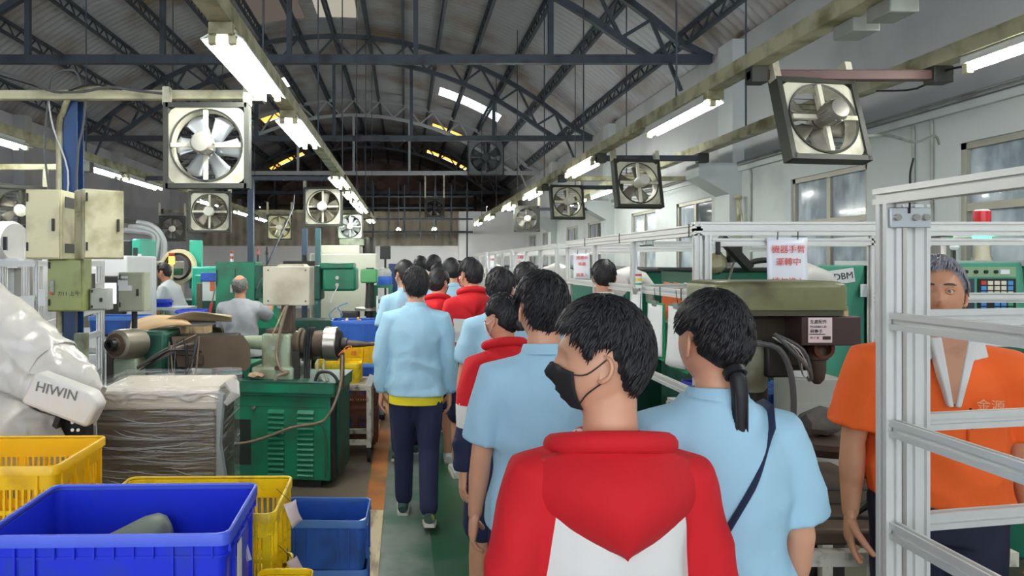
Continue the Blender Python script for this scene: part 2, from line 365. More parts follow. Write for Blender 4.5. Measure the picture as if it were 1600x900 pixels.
# plug boxes on the right tray
for k, yy in enumerate((3.05, 3.3)):
    solo('socket_box', MB().bx(2.17, 2.3, yy, yy + .16, HT - .07, HT), grey_p, ['grey socket box under right tray, nearer of the two', 'grey socket box under right tray, farther of the two'][k], 'socket box', bevel=.006)
fan_pale = M('fan_panel_pale', '#d6d2bc', .5, 0, .08, 5, '#8d8668', .35, 4)
fan_frame = M('fan_frame_dark', '#40413a', .55, .3, .15, 8)
blade_l = M('fan_blade_pale', '#b9bec2', .35, .5, .08); blade_d = M('fan_blade_dull', '#7c776b', .5, .3, .15)
blade_k = M('fan_blade_dark', '#45494c', .5, .3, .1); motor_p = M('fan_motor_pale', '#d9d6c8', .4, .1, .08)
def fan(px, py, d, size, label, blades=6, bm=None, pm_=None, mm=None, yaw=0, tilt=0, motor='front', hang=.25, struts=4, spin=0, name='fan'):
    c = W(px, py, d); t = T('wall_fan' if hang is None else 'hanging_fan', label, 'fan', c); t.o.rotation_euler = (tilt, 0, yaw)
    bm = bm or blade_d; pm_ = pm_ or fan_pale; mm = mm or motor_p; h = size / 2; r = h * .86
    fr = MB()
    for s in (-1, 1): fr.bx(s*h - .016, s*h + .016, -.035, .045, -h - .016, h + .016).bx(-h, h, -.035, .045, s*h - .016, s*h + .016)
    t.p('frame', fr, fan_frame)
    n = 48; sq = []; ci = []
    for i in range(n):
        a = 2 * math.pi * i / n; ca, sa = math.cos(a), math.sin(a); k = (h * .96) / max(abs(ca), abs(sa)); k = min(k, h * 1.24)
        sq.append((ca * k, sa * k)); ci.append((ca * r, sa * r))
    mb = MB().loft([[(x, -.02, z) for x, z in sq], [(x, -.025, z) for x, z in ci], [(x * .985, .06, z * .985) for x, z in ci], [(x, .06, z) for x, z in ci], [(x, -.012, z) for x, z in sq]], False)
    t.p('panel', mb, pm_)
    t.p('rim', MB().lathe([(-.03, r), (-.034, r + .012), (-.02, r + .014), (-.02, r)], (0, 0, 0), (0, 1, 0), 40, cap=False), fan_frame)
    sgn = -1 if motor == 'front' else 1
    t.p('motor', MB().lathe([(sgn*.0, .0), (sgn*.0, h*.2), (sgn*.06, h*.25), (sgn*.07, h*.26), (sgn*.14, h*.26), (sgn*.16, h*.22), (sgn*.165, h*.1), (sgn*.165, 0)], (0, 0, 0), (0, 1, 0), 22, cap=False), mm)
    for k in range(10):
        a = 2 * math.pi * k / 10
        t.p('motor_fin', MB().box((math.cos(a)*h*.262, sgn*.10, math.sin(a)*h*.262), (.012, .06, .012), 0), mm) if size > .45 and d < 6 else None
    t.p('hub', MB().lathe([(.02, 0), (.02, h*.17), (.07, h*.17), (.07, 0)], (0, 0, 0), (0, 1, 0), 16, cap=False), bm)
    bb = MB().grid(lambda u, v: Vector(((u - .5) * h * (.22 + .3 * v) + .02, .05 + (u - .5) * .05 * (1.2 - v * .5) + .006 * math.sin(math.pi * u), h * (.15 + .68 * v) - (.03 * (2*u-1)**2 if v > .95 else 0))), 5, 6)
    for k in range(blades):
        me = MB(); me.v = [Matrix.Rotation(spin + 2*math.pi*k/blades, 4, 'Y') @ p for p in bb.v]; me.f = bb.f; me.m = bb.m
        o = t.p('blade', me, bm); s_ = o.modifiers.new('s', 'SOLIDIFY'); s_.thickness = .004
    for k in range(struts):
        a = 2*math.pi*k/struts + (math.pi/2 if struts == 4 else 0)
        t.p('motor_strut', MB().box((math.cos(a)*r*.62, sgn*.035, math.sin(a)*r*.62), (r*.76, .02, .028), 0, 0, 0, -a), pm_ if motor == 'front' else fan_frame)
    if d < 11:
        g = MB()
        for k in range(1, 12):
            z = -r + 2*r*k/12; x = math.sqrt(max(0, r*r - z*z)); g.cyl((-x, .075, z), (x, .075, z), .0025, n=4)
        t.p('guard', g, fan_frame)
    if hang:
        for s in (-1, 1): t.p('hanger', MB().bx(s*h - .022, s*h + .022, -.03, .03, h, h + hang), fan_pale)
    return t
fan(324, 228, 4.5, .53, 'large pale fan with six white blades beside the left tray', 6, blade_l, None, M('fan_motor_grey', '#a3a095', .45, .2, .1), spin=.45, hang=.12)
fan(1282, 188, 4.1, .50, 'tilted pale fan with a finned motor, top right by the wall', 5, blade_d, None, M('fan_motor_steel', '#8f8b82', .4, .4, .1), yaw=R(9), tilt=R(-15), hang=.14, spin=.3)
fan(996, 287, 7.3, .5, 'tilted fan second along the right of the aisle', 5, blade_d, fan_pale, yaw=R(10), tilt=R(-11), hang=.12)
fan(886, 316, 10.3, .49, 'tilted fan third along the right of the aisle', 5, blade_d, yaw=R(9), tilt=R(-9), hang=.12)
fan(823, 342, 14.0, .5, 'square fan farthest along the right of the aisle', 5, blade_d, fan_frame, hang=.2)
fan(328, 331, 9.6, .55, 'square fan hanging just below and behind the large white bladed fan', 5, blade_d, yaw=R(8), hang=.3)
fan(505, 323, 10.55, .57, 'square fan with round white motor under the left tray', 5, blade_d, yaw=R(-4), hang=.15)
fan(437, 355, 15.5, .54, 'yellowish fan hanging far back left of the white motor fan', 6, fan_pale, M('fan_panel_yellow', '#d8d6a4', .5), yaw=R(5), spin=.2, hang=.3)
fan(547, 354, 15.5, .56, 'pale green fan hanging right behind the white motor fan', 7, blade_l, M('fan_panel_greenish', '#cfe0cc', .5), hang=.25)
fan(270, 357, 15.5, .55, 'small dark fan low on the far left beside the round arch', 5, blade_d, fan_frame, yaw=R(10), tilt=R(6), hang=.3)
fan(30, 326, 6.9, .45, 'grimy fan half hidden behind the cream electrical cabinets', 5, blade_d, fan_frame, yaw=R(35), tilt=R(14), hang=.2)
fan(759, 246, 21.7, 1.12, 'big dark exhaust fan standing on the pale roof truss', 6, blade_k, M('fan_grey_panel', '#6f7374', .5), blade_k, hang=None)
fan(679, 325, 21.8, .6, 'black fan silhouetted against the far gable', 6, black, black, black, hang=.76)
# beams the fans hang from
def beam(x0, x1, y, z, label, m, hh=.06):
    t = T('fan_beam', label, 'beam', (x0, y, z), group='cross beams the fans hang from')
    t.p('bar', MB().bx(0, x1 - x0, -.03, .03, 0, hh), m, bevel=.005)
    t.p('clamp', MB().bx(x1 - x0 - .1, x1 - x0 + .02, -.045, .045, -.02, hh + .02), fan_frame, bevel=.005)
    t.p('clamp', MB().bx(.0, .1, -.045, .045, -.02, hh + .02), fan_frame, bevel=.005)
brownb = M('red_brown_beam', '#5d4440', .5, .2, .1)
beam(-4.6, -.97, 4.62, 2.78, 'cream cross beam carrying the large white bladed fan', cream)
beam(2.1, 3.3, 4.17, 2.79, 'red brown cross beam carrying the top right tilted fan', brownb)
beam(2.1, 3.3, 7.48, 2.79, 'dark cross beam carrying the second tilted fan', dkst)
beam(2.1, 4.25, 9.3, 2.79, 'pale cross beam running on to the wall haunch', cream_d)
beam(2.1, 3.3, 10.4, 2.79, 'dark cross beam carrying the third tilted fan', dkst)
beam(2.1, 4.2, 14.1, 2.75, 'dark cross beam carrying the farthest right fan', dkst)
beam(-3.8, -.85, 9.75, 2.85, 'dark cross beam over the fan with the round white motor', dkst)
beam(-5.6, -.8, 15.6, 2.82, 'pale cross beam over the yellowish and pale green fans', cream_d)
beam(-4.6, -3.2, 6.95, 2.62, 'short grimy beam behind the cream electrical cabinets', cream_d)
# ================================================================ crates and the left foreground
def rrect(x, y, r, k=5):                            # rounded rectangle, counter-clockwise
    o = []
    for cx, cy, a0 in ((x-r, y-r, 0), (-x+r, y-r, 90), (-x+r, -y+r, 180), (x-r, -y+r, 270)):
        for i in range(k + 1):
            a = R(a0 + 90 * i / k); o.append((cx + r*math.cos(a), cy + r*math.sin(a)))
    return o
def crate(label, loc, dim, mat, rz=0, style='solid', group='stacking crates', cat='crate', ribs=8, floor_=True, name='plastic_crate'):
    """a tapering stacking crate: shell, rim, ribs; style 'slat' has slotted walls"""
    t = T(name, label, cat, loc, rz, group); w, d, h = dim[0]/2, dim[1]/2, dim[2]; tp = .93; th = .006; rr = .03
    def rg(s, z, off=0): return [(x, y, z) for x, y in rrect(w*s - off, d*s - off, rr)]
    if style == 'solid':
        t.p('shell', MB().loft([rg(tp, .0), rg(.975, h - .02), rg(.975, h - .02, th), rg(tp, .008, th)], True), mat)
    else:
        t.p('base', MB().loft([rg(tp, 0), rg(tp, .01)], True), mat)
        t.p('lower_band', MB().loft([rg(tp, 0), rg(tp + .01, .05), rg(tp + .01, .05, th), rg(tp, 0, th)], False), mat)
        t.p('upper_band', MB().loft([rg(.965, h*.72), rg(.975, h - .01), rg(.975, h - .01, th), rg(.965, h*.72, th)], False), mat)
        t.p('middle_band', MB().loft([rg(.947, h*.42), rg(.95, h*.47), rg(.95, h*.47, th), rg(.947, h*.42, th)], False), mat)
        sl = MB().bx(-.0045, .0045, -.003, .003, .04, h*.74).mesh('slat', mat)
        def slat(x, y, a, wide=1):
            o = t.pm('slat', sl); o.location = (x, y, 0); o.rotation_euler = (0, 0, a); o.scale = (wide, 1, 1)
        nx = int(dim[0] / .024); ny = int(dim[1] / .024)
        for i in range(nx):
            x = -w*.9 + w*1.8*i/(nx-1); wd = 3.2 if i in (0, nx-1, nx//2) else 1
            slat(x, -d*.947, 0, wd); slat(x, d*.947, 0, wd)
        for i in range(1, ny - 1):
            y = -d*.9 + d*1.8*i/(ny-1); wd = 3.2 if i in (1, ny-2, ny//2) else 1
            slat(-w*.947, y, R(90), wd); slat(w*.947, y, R(90), wd)
        ri = MB()
        for z in (.1, .2): ri.loft([rg(.958, h*z), rg(.958, h*z + .006), rg(.958, h*z + .006, .009), rg(.958, h*z, .009)], False)
    t.p('rim', MB().loft([rg(.978, h - .035), rg(1.0, h - .035), rg(1.0, h - .004), rg(.992, h), rg(.972, h), rg(.966, h - .006)], False), blue_r if mat == blue_c else (blue_dr if mat == blue_d else mat), ang=60)
    rb = MB()
    lat = MB().bx(-.003, .003, -.012, 0, 0, 1).mesh('rib', mat)
    def rib(x, y, a, z0, z1):
        o = t.pm('rib', lat); o.location = (x, y, z0); o.rotation_euler = (0, 0, a); o.scale = (1, 1, z1 - z0)
    if style == 'solid':
        t.p('side_ledge', MB().loft([rg(.965, h*.78), rg(.985, h*.78), rg(.985, h*.78 + .006), rg(.965, h*.78 + .006)], False), mat)
        for i in range(ribs):
            x = -w*.86 + w*1.72*i/(ribs-1); low = .02 if i in (1, 2, ribs-3, ribs-2) else h*.78
            rib(x, -d*.955, 0, low, h - .035); rib(x, d*.955, math.pi, low, h - .035)
        for i in range(max(3, ribs // 2 + 1)):
            m_ = max(3, ribs // 2 + 1); y = -d*.84 + d*1.68*i/(m_-1); low = .02 if i in (1, m_-2) else h*.78
            rib(w*.955, y, R(90), low, h - .035); rib(-w*.955, y, R(-90), low, h - .035)
        t.p('grip', MB().bx(w*.95, w*.985, -.07, .07, h*.58, h*.76), mat, bevel=.008)
    else:
        for i in range(4):
            x = -w*.8 + w*1.6*i/3; rib(x, -d*.955, 0, 0.02, h - .035); rib(x, d*.955, math.pi, .02, h - .035)
        for i in range(4):
            y = -d*.75 + d*1.5*i/3; rib(w*.955, y, R(90), .02, h - .035); rib(-w*.955, y, R(-90), .02, h - .035)
    return t
# big royal blue crate in front, on a stack that goes on below the frame
bc = crate('royal blue crate in the front left corner holding a grey roll', (-.835, 2.1, .62), (.69, .44, .31), blue_c, R(1.5), ribs=12)
bc.p('recycling_mark', MB().tube([(.06, -.218, .075), (.075, -.218, .1), (.09, -.218, .075), (.062, -.218, .072)], .002, 5), blue_d)
bc.p('tape_strip', MB().box((.343, -.08, .16), (.003, .05, .15)), paper)
crate('dark blue crate directly under the royal blue crate', (-.83, 2.1, .31), (.69, .44, .31), blue_d, R(-1), ribs=10)
crate('dark blue crate at the floor under the royal blue crate', (-.83, 2.1, 0), (.69, .44, .31), blue_d, 0, ribs=10)
rl = T('roll', 'dull green grey roll lying in the royal blue crate', 'roll', (-.92, 2.17, .655), R(-58))
rl.p('wrapped_roll', MB().lathe([(-.16, 0), (-.16, .05), (-.14, .062), (.12, .064), (.16, .055), (.18, .035), (.185, 0)], (0, 0, .1), (0, 1, .32), 20), M('roll_wrap', '#8f9b86', .6, 0, .15, 12, '#6f5f55', .35, 9))
solo('plastic_scrap', MB().tube([(-.57, 2.2, .66), (-.62, 2.24, .74), (-.55, 2.26, .79), (-.6, 2.2, .73), (-.52, 2.22, .78), (-.5, 2.2, .72)], [.012, .02, .01, .025, .012, .01], 6), M('clear_film', '#d9dde6', .2, 0, .1, alpha=.6), 'crumpled clear film scrap in the royal blue crate', 'plastic')
# yellow crates
crate('slotted yellow crate on the far left beside the white robot', (-1.6, 2.66, .64), (.7, .44, .31), yellow_c, R(1), 'slat')
crate('lower slotted yellow crate under the far left one', (-1.6, 2.66, .33), (.7, .44, .31), yellow_d, R(-1), 'slat')
crate('bottom slotted yellow crate on the floor at far left', (-1.6, 2.66, .02), (.7, .44, .31), yellow_d, 0, 'slat')
crate('slotted yellow crate with pink tags between the two blue crates', (-.79, 2.6, .49), (.67, .43, .31), yellow_d, R(1), 'slat')
crate('slotted yellow crate beneath the one with pink tags', (-.79, 2.6, .18), (.67, .43, .31), yellow_d, R(-1), 'slat')
yb = crate('low yellow bin whose rim shows at the bottom edge', (-.39, 2.16, .37), (.18, .24, .29), yellow_d, 0, 'solid', ribs=6, name='yellow_bin')
def tagpaper(label, pts):
    t = T('paper_tag', label, 'paper tag', pts[0], group='tags tied to the yellow crate')
    a, b, c, d = [Vector(p) for p in pts]
    t.p('sheet', MB().grid(lambda u, v: (a*(1-u)+b*u)*(1-v) + (d*(1-u)+c*u)*v + Vector((.008*math.sin(3*u+2*v), -.01*math.sin(math.pi*v), 0)), 6, 6), pinkp, world=True).modifiers.new('s', 'SOLIDIFY').thickness = .0012
    t.p('string', MB().tube([a + Vector((-.03, .02, .05)), a*.6 + b*.4 + Vector((0, 0, .01)), a*.5+b*.5], .0012, 5), cable_b, world=True)
tagpaper('upper pink paper tag tied to the yellow crate rim', [W(443, 788, 2.5), W(462, 780, 2.56), W(476, 812, 2.6), W(454, 826, 2.52)])
tagpaper('lower pink paper tag leaning at the bottom edge', [W(447, 878, 2.4), W(463, 868, 2.44), W(492, 905, 2.48), W(470, 915, 2.42)])
# two dark blue crates on the floor by the aisle
crate('worn blue crate on top beside the aisle stripe', (-.385, 3.36, .235), (.42, .32, .235), blue_d, R(-1.5), ribs=8)
crate('worn blue crate under another beside the aisle stripe', (-.385, 3.36, 0), (.42, .32, .235), blue_d, R(.8), ribs=8)
solo('metal_block', MB().bx(-.47, -.41, 3.3, 3.4, .26, .395), grey_p, 'small grey metal block inside the worn blue crate', 'metal block', bevel=.005)
solo('paper_slip', MB().grid(lambda u, v: Vector((-.235 + .06*u, 3.25 + .12*v, .40 + .03*u + .01*math.sin(3*v))), 4, 4), paper, 'white paper slip standing in the worn blue crate', 'paper').modifiers.new('s', 'SOLIDIFY').thickness = .001
# carton wrapped in stretch film
t = T('wrapped_carton', 'dark carton wrapped in shiny stretch film with a cardboard lid', 'wrapped carton', (-1.32, 3.62, 0), R(2))
t.p('carton', MB().bx(-.31, .31, 0, .5, .1, .97), M('dark_brown_carton', '#463a2e', .5, 0, .2, 3, '#5e4d33', .4, 2), bevel=.01)
t.p('lid', MB().bx(-.325, .325, -.015, .515, .9, 1.0), M('pale_lid', '#cfc6b8', .6, 0, .06), bevel=.015)
t.p('pallet', MB().bx(-.33, .33, -.02, .52, 0, .1), wood)
film = bpy.data.materials.new('stretch_film'); film.use_nodes = True; nt = film.node_tree
nt.nodes.remove(nt.nodes['Principled BSDF'])
tr = nt.nodes.new('ShaderNodeBsdfTransparent'); gl = nt.nodes.new('ShaderNodeBsdfGlossy'); df = nt.nodes.new('ShaderNodeBsdfDiffuse'); mx = nt.nodes.new('ShaderNodeMixShader'); mx2 = nt.nodes.new('ShaderNodeMixShader')
gl.inputs['Roughness'].default_value = .16; df.inputs[0].default_value = (.85, .86, .9, 1); gl.inputs[0].default_value = (1, 1, 1, 1)
tc = nt.nodes.new('ShaderNodeTexCoord'); mp = nt.nodes.new('ShaderNodeMapping'); mp.inputs['Scale'].default_value = (2.0, 2.0, 30); nz_ = nt.nodes.new('ShaderNodeTexNoise'); nz_.inputs['Scale'].default_value = 1.6; nz_.inputs['Detail'].default_value = 5; nz_.inputs['Distortion'].default_value = .7
bp = nt.nodes.new('ShaderNodeBump'); bp.inputs['Strength'].default_value = .9; bp.inputs['Distance'].default_value = .02
L_ = nt.links.new; L_(tc.outputs['Object'], mp.inputs[0]); L_(mp.outputs[0], nz_.inputs['Vector']); L_(nz_.outputs['Fac'], bp.inputs['Height']); L_(bp.outputs[0], gl.inputs['Normal']); L_(bp.outputs[0], df.inputs['Normal'])
rp = nt.nodes.new('ShaderNodeValToRGB'); rp.color_ramp.elements[0].position = .53; rp.color_ramp.elements[1].position = .72; rp.color_ramp.elements[0].color = (.0, .0, .0, 1); rp.color_ramp.elements[1].color = (.4, .4, .4, 1); L_(nz_.outputs['Fac'], rp.inputs[0])
L_(rp.outputs[0], mx.inputs[0]); L_(tr.outputs[0], mx.inputs[1]); L_(df.outputs[0], mx.inputs[2]); mx2.inputs[0].default_value = .12; L_(mx.outputs[0], mx2.inputs[1]); L_(gl.outputs[0], mx2.inputs[2]); L_(mx2.outputs[0], nt.nodes['Material Output'].inputs[0])
def wrapf(u, v):                                    # film pulled round the carton, puckered at the lid
    a = u * 4; k = int(a) % 4; f = a - int(a); cs = [(-.335, -.03), (.335, -.03), (.335, .53), (-.335, .53)]
    x = cs[k][0]*(1-f) + cs[(k+1) % 4][0]*f; y = cs[k][1]*(1-f) + cs[(k+1) % 4][1]*f; z = .05 + v * .98
    nn = noise.noise(Vector((x*6, y*6, z*14))) * .012
    sh = 1 + nn + (.04 if v > .9 else 0)
    return Vector((x*sh, (y-.25)*sh + .25, z + .02*noise.noise(Vector((x*5, y*5, 3)))))
t.p('film_wrap', MB().grid(wrapf, 64, 40, wrap=True), film)
t.p('film_ruffle', MB().grid(lambda u, v: Vector((-.34 + .68*u, -.04 - .012*math.sin(math.pi*v) - .02*noise.noise(Vector((u*14, v*3, 0))), .955 - .03*noise.noise(Vector((u*6, 0, 4)))*(1-v) + .05*v)), 60, 10), M('bunched_film', '#cfc9c2', .22, 0, .08, alpha=.7))
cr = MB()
for k in range(70):                                 # pale strands shaped as the glints along the film's creases
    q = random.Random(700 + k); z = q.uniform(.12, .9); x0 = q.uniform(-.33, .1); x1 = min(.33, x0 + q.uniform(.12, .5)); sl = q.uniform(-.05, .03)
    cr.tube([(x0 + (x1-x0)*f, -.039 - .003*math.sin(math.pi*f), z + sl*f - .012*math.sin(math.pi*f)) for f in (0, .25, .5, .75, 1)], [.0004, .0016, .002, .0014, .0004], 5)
t.p('film_crease_glints', cr, M('crease_glint', '#d8dade', .12, 0, 0, alpha=.65))['kind'] = 'stuff'
t.p('film_edge', MB().prism([(.33, .0), (.46, .0), (.345, .72), (.365, .98), (.33, 1.0)], -.04, .02), M('hanging_film', '#b9c2c4', .2, 0, .1, alpha=.55))
t.p('lid_film', MB().grid(lambda u, v: Vector((-.33 + .68*u, -.02 + .54*v, 1.005 + .012*noise.noise(Vector((u*9, v*9, 1))))), 24, 16), film)
t.p('film_tail', MB().tube([(.33, .1, 1.0), (.39, .05, 1.03), (.42, 0, .98), (.37, -.02, .93)], [.02, .045, .03, .015], 7, flat=.5), MATS['bunched_film'])
# robot arm shrouded in white plastic
bag = M('white_plastic_bag', '#cfcac3', .3, 0, .06, 3, '#b5aea3', .35, 3, bump=.7, bscale=11, coat=.3)
t = T('robot_arm', 'robot arm shrouded in crumpled white plastic at the far left', 'robot arm', (-2.1, 3.3, 0))
def crumple(mb, amp, sc):
    def q(p, o):                                    # ridged noise: sharp folds
        a = p*sc + o; return (1 - 2*abs(noise.noise(a)))*.7 + .5*noise.noise(a*2.3)
    mb.v = [p + Vector((q(p, Vector()), q(p, Vector((9, 0, 0))), q(p, Vector((0, 9, 0))))) * amp for p in mb.v]; return mb
def sub(pts, rr, k=6):
    P = [Vector(p) for p in pts]; out = []; ro = []
    for i in range(len(P) - 1):
        for j in range(k):
            f = j / k; out.append(P[i].lerp(P[i+1], f)); ro.append(rr[i]*(1-f) + rr[i+1]*f)
    return out + [P[-1]], ro + [rr[-1]]
p_, r_ = sub([W(-90, 470, 3.5), W(0, 545, 3.45), W(70, 595, 3.4), W(125, 615, 3.35), W(152, 622, 3.35)], [.2, .21, .19, .11, .05], 16)
t.p('upper_arm_bag', crumple(MB().tube(p_, r_, 90), .034, 6), bag, world=True)
p_, r_ = sub([W(-120, 690, 3.3), W(-20, 690, 3.2), W(45, 710, 3.15), W(90, 735, 3.1)], [.22, .21, .16, .06], 18)
t.p('lower_arm_bag', crumple(MB().tube(p_, r_, 60), .03, 6), bag, world=True)
p_, r_ = sub([W(20, 560, 3.2), W(60, 600, 3.12), W(120, 622, 3.05)], [.05, .09, .04], 8)
t.p('wrist_cover', MB().prism([(-.05, -.06), (.27, -.11), (.3, .0), (.25, .05), (-.02, .09)], -.06, .06).tf(Matrix.Translation(W(62, 610, 3.15)) @ Matrix.Rotation(R(12), 4, 'Y')), M('robot_cover_white', '#dcd8d2', .4), world=True, bevel=.02)
t.p('gripper_block', MB().box(W(120, 668, 3.3), (.12, .1, .1)), black, world=True, bevel=.006)
for k in range(4): t.p('gripper_bolt', MB().cyl(W(113 + 9*(k % 2), 660 + 12*(k//2), 3.24), W(113 + 9*(k % 2), 660 + 12*(k//2), 3.22), .008, n=8), steel, world=True)
t.p('black_band', MB().box(W(95, 655, 3.22), (.025, .08, .14), 0, 0, 0, R(20)), black, world=True)
t.p('pedestal', MB().lathe([(0, .22), (.05, .22), (.06, .16), (.75, .15), (.8, .2)], (-2.25, 3.35, 0), (0, 0, 1), 24), M('robot_cover_white', '#dcd8d2', .4), world=True)
text('lettering', 'HIWIN', .064, M('grey_lettering', '#6f7270', .6, 0, 0), W(88, 612, 3.085), (R(90), R(14), 0), t.o, t.inv)
# ================================================================ left side machines
def wx(px, d): return (px - CX) * d / F
def wz(py, d): return CZ - (py - CY) * d / F
def catenary(a, b, sag, n=10):
    a = Vector(a); b = Vector(b); return [a.lerp(b, i/n) - Vector((0, 0, sag * 4 * (i/n) * (1 - i/n))) for i in range(n + 1)]
# blue column with conduits
t = T('steel_column', 'blue steel column behind the cream electrical cabinets', 'column', (-2.29, 4.72, 0))
blue_s = M('blue_steel_paint', '#274a7c', .45, 0, .12, 4, '#24364f', .35, 3)
t.p('shaft', MB().bx(-.05, .05, -.05, -.04, 0, 2.8).bx(-.05, .05, .04, .05, 0, 2.8).bx(-.006, .006, -.04, .04, 0, 2.8), blue_s)
t.p('base_plate', MB().bx(-.1, .1, -.1, .1, 0, .015), blue_s)
t.p('conduit', MB().tube([(-.065, -.06, 1.2), (-.065, -.06, 2.5), (-.04, -.06, 2.7), (.06, -.1, 2.83), (.3, -.1, 2.86)], .02, 10), cream_d)
t.p('cable', MB().tube([(.055, -.07, 1.1), (.06, -.07, 2.3), (.1, -.07, 2.6), (.13, -.08, 2.78)], .008, 6), cable_g)
t.p('cable', MB().tube([(-.12, -.07, 2.1), (-.16, -.07, 2.45), (-.13, -.08, 2.78), (-.1, -.08, 2.95), (.05, -.08, 2.98), (.1, -.08, 2.85)], .008, 6), cable_g)
t.p('cable', MB().tube([(-.02, -.075, 2.0), (0, -.075, 2.3), (-.1, -.075, 2.6), (-.13, -.08, 2.8)], .006, 6), M('white_cable', '#c9c9c6', .5))
t.p('switch_box', MB().bx(-.1, -.03, -.1, -.04, .95, 1.16), dsteel, bevel=.006)
t.p('switch_box', MB().bx(.05, .13, -.1, -.04, .98, 1.2), green_g, bevel=.006)
t = T('overhead_cable', 'loose dark cable sagging along the top of the left cross beam', 'cable', (-2.8, 4.55, 2.85))
t.p('strand', MB().tube([W(-20, 105, 4.5), W(40, 125, 4.5), W(80, 142, 4.5), W(130, 143, 4.5), W(170, 136, 4.5), W(215, 142, 4.5), W(262, 147, 4.5)], .009, 6), cable_g, world=True)
t.p('strand', MB().tube([W(-20, 112, 4.52), W(50, 133, 4.52), W(95, 145, 4.52), W(140, 132, 4.52), W(190, 140, 4.52)], .006, 6), cable_b, world=True)
# electrical cabinets
def cabinet(name, label, loc, rz, dim, mat, handle=True, cat='electrical cabinet'):
    w, d, h = dim; t = T(name, label, cat, loc, rz)
    t.p('body', MB().bx(-w/2, w/2, 0, d, 0, h), mat, bevel=.006)
    dr = t.p('door', MB().bx(-w/2 + .008, w/2 - .008, -.014, 0, .008, h - .008), mat, bevel=.004)
    if handle: t.p('handle', MB().bx(w/2 - .05, w/2 - .035, -.03, -.014, h*.4, h*.58), dsteel, dr, bevel=.003)
    for z in (.12, .82): t.p('hinge', MB().cyl((-w/2 + .02, -.02, h*z), (-w/2 + .02, -.02, h*z + h*.12), .006, n=8), dsteel, dr)
    return t
ca = cabinet('electrical_cabinet', 'plain cream electrical cabinet at the left, nearer the picture edge', (wx(68, 4.3), 4.3, wz(405, 4.3)), R(4), (.22, .22, .44), cream)
ca.p('side_strip', MB().bx(.111, .113, .05, .19, .33, .4), dsteel); ca.p('side_strip', MB().bx(.111, .113, .05, .19, .04, .1), dsteel)
cb = cabinet('electrical_cabinet', 'cream electrical cabinet turned corner on, right of its plain neighbour', (wx(162, 4.32), 4.32, wz(405, 4.3)), R(40), (.25, .19, .44), cream_d)
cb.p('faded_print', MB().bx(-.127, -.1255, .04, .15, .295, .3).bx(-.127, -.1255, .06, .13, .27, .275), M('faded_print', '#8f8b74', .7, 0, 0))
gb = cabinet('switch_cabinet', 'pea green switch cabinet hanging under the cream electrical cabinets', (wx(102, 4.4), 4.4, wz(487, 4.4)), R(3), (.225, .14, .34), M('pea_green_enamel', '#97a066', .45, 0, .1, 5, '#6c7040', .35, 5), False, 'switch cabinet')
gb.p('isolator', MB().bx(-.085, -.06, -.03, -.012, .11, .2), grey_p, bevel=.004); gb.p('red_button', MB().cyl((-.072, -.036, .12), (-.072, -.03, .12), .01, n=12), M('red_plastic', '#b8423a', .4))
gb.p('mount', MB().bx(-.06, .06, .13, .33, .1, .24), dsteel)
text('pen_note', '7/11 上午', .035, black_ink, (.03, -.0155, .115), (R(90), 0, 0), gb.o)
cabinet('junction_box', 'small grey junction box beside the pea green cabinet', (wx(155, 4.5), 4.5, wz(485, 4.5)), R(6), (.12, .1, .145), grey_p, True, 'junction box')
lb = cabinet('control_box', 'grey green control box with white stickers on a thin post', (wx(205, 5.2), 5.2, wz(487, 5.2)), R(2), (.195, .14, .3), M('grey_green_box', '#a5a893', .5, 0, .08, 5, '#7b7a62', .3), True, 'control box')
lb.p('sticker', MB().bx(-.095, -.02, -.0155, -.0145, .2, .27), paper); lb.p('sticker', MB().bx(-.09, .01, -.0155, -.0145, .16, .2), paper)
lb.p('post', MB().cyl((0, .07, -.42), (0, .07, 0), .022, n=10), dsteel)
text('sticker_print', '停機檢修', .02, black_ink, (-.058, -.0165, .245), (R(90), 0, 0), lb.o)
# left aluminium rack
def rackbar(t, a, b, wv=.04, nm='rail'): return t.p(nm, MB().slot(a, b, wv), alu, smooth=False)
t = T('aluminium_rack', 'aluminium profile rack with sloping shelves at the far left', 'rack', (-3.2, 5.6, 0))
for px, d in ((3, 5.3), (59, 5.3), (157, 5.6), (40, 6.2), (120, 6.5)):
    x = wx(px, d) + 3.2; rackbar(t, (x, d - 5.6, 0), (x, d - 5.6, wz(407, 5.3)), .05, 'post')
for z0 in (wz(412, 5.3), wz(465, 5.3), wz(505, 5.3), wz(545, 5.3), .7):
    rackbar(t, (wx(-60, 5.3) + 3.2, -.33, z0 - (.0 if z0 > 1.6 else .06)), (wx(59, 5.3) + 3.2, -.33, z0), .045)
    rackbar(t, (wx(59, 5.3) + 3.2, -.31, z0 - (.0 if z0 > 1.6 else .03)), (wx(160, 5.6) + 3.2, .0, z0 + (.0 if z0 > 1.6 else .1)), .045)
t.p('back_board', MB().bx(wx(0, 6.3) + 3.2 - .4, wx(58, 6.3) + 3.2, .7, .72, wz(500, 6.3), wz(412, 6.3)), M('grey_board', '#a09d94', .6))
for i, (px, py, wv, hv) in enumerate(((43, 485, .11, .22), (65, 465, .06, .13))):
    c = W(px, py, 5.24); solo('paper_sheet', MB().box(c, (wv, .002, hv), R(-6)), paper, ['white paper sheet hung on the left rack by a post', 'small white slip hung on the left rack behind the pea green cabinet'][i], 'paper')
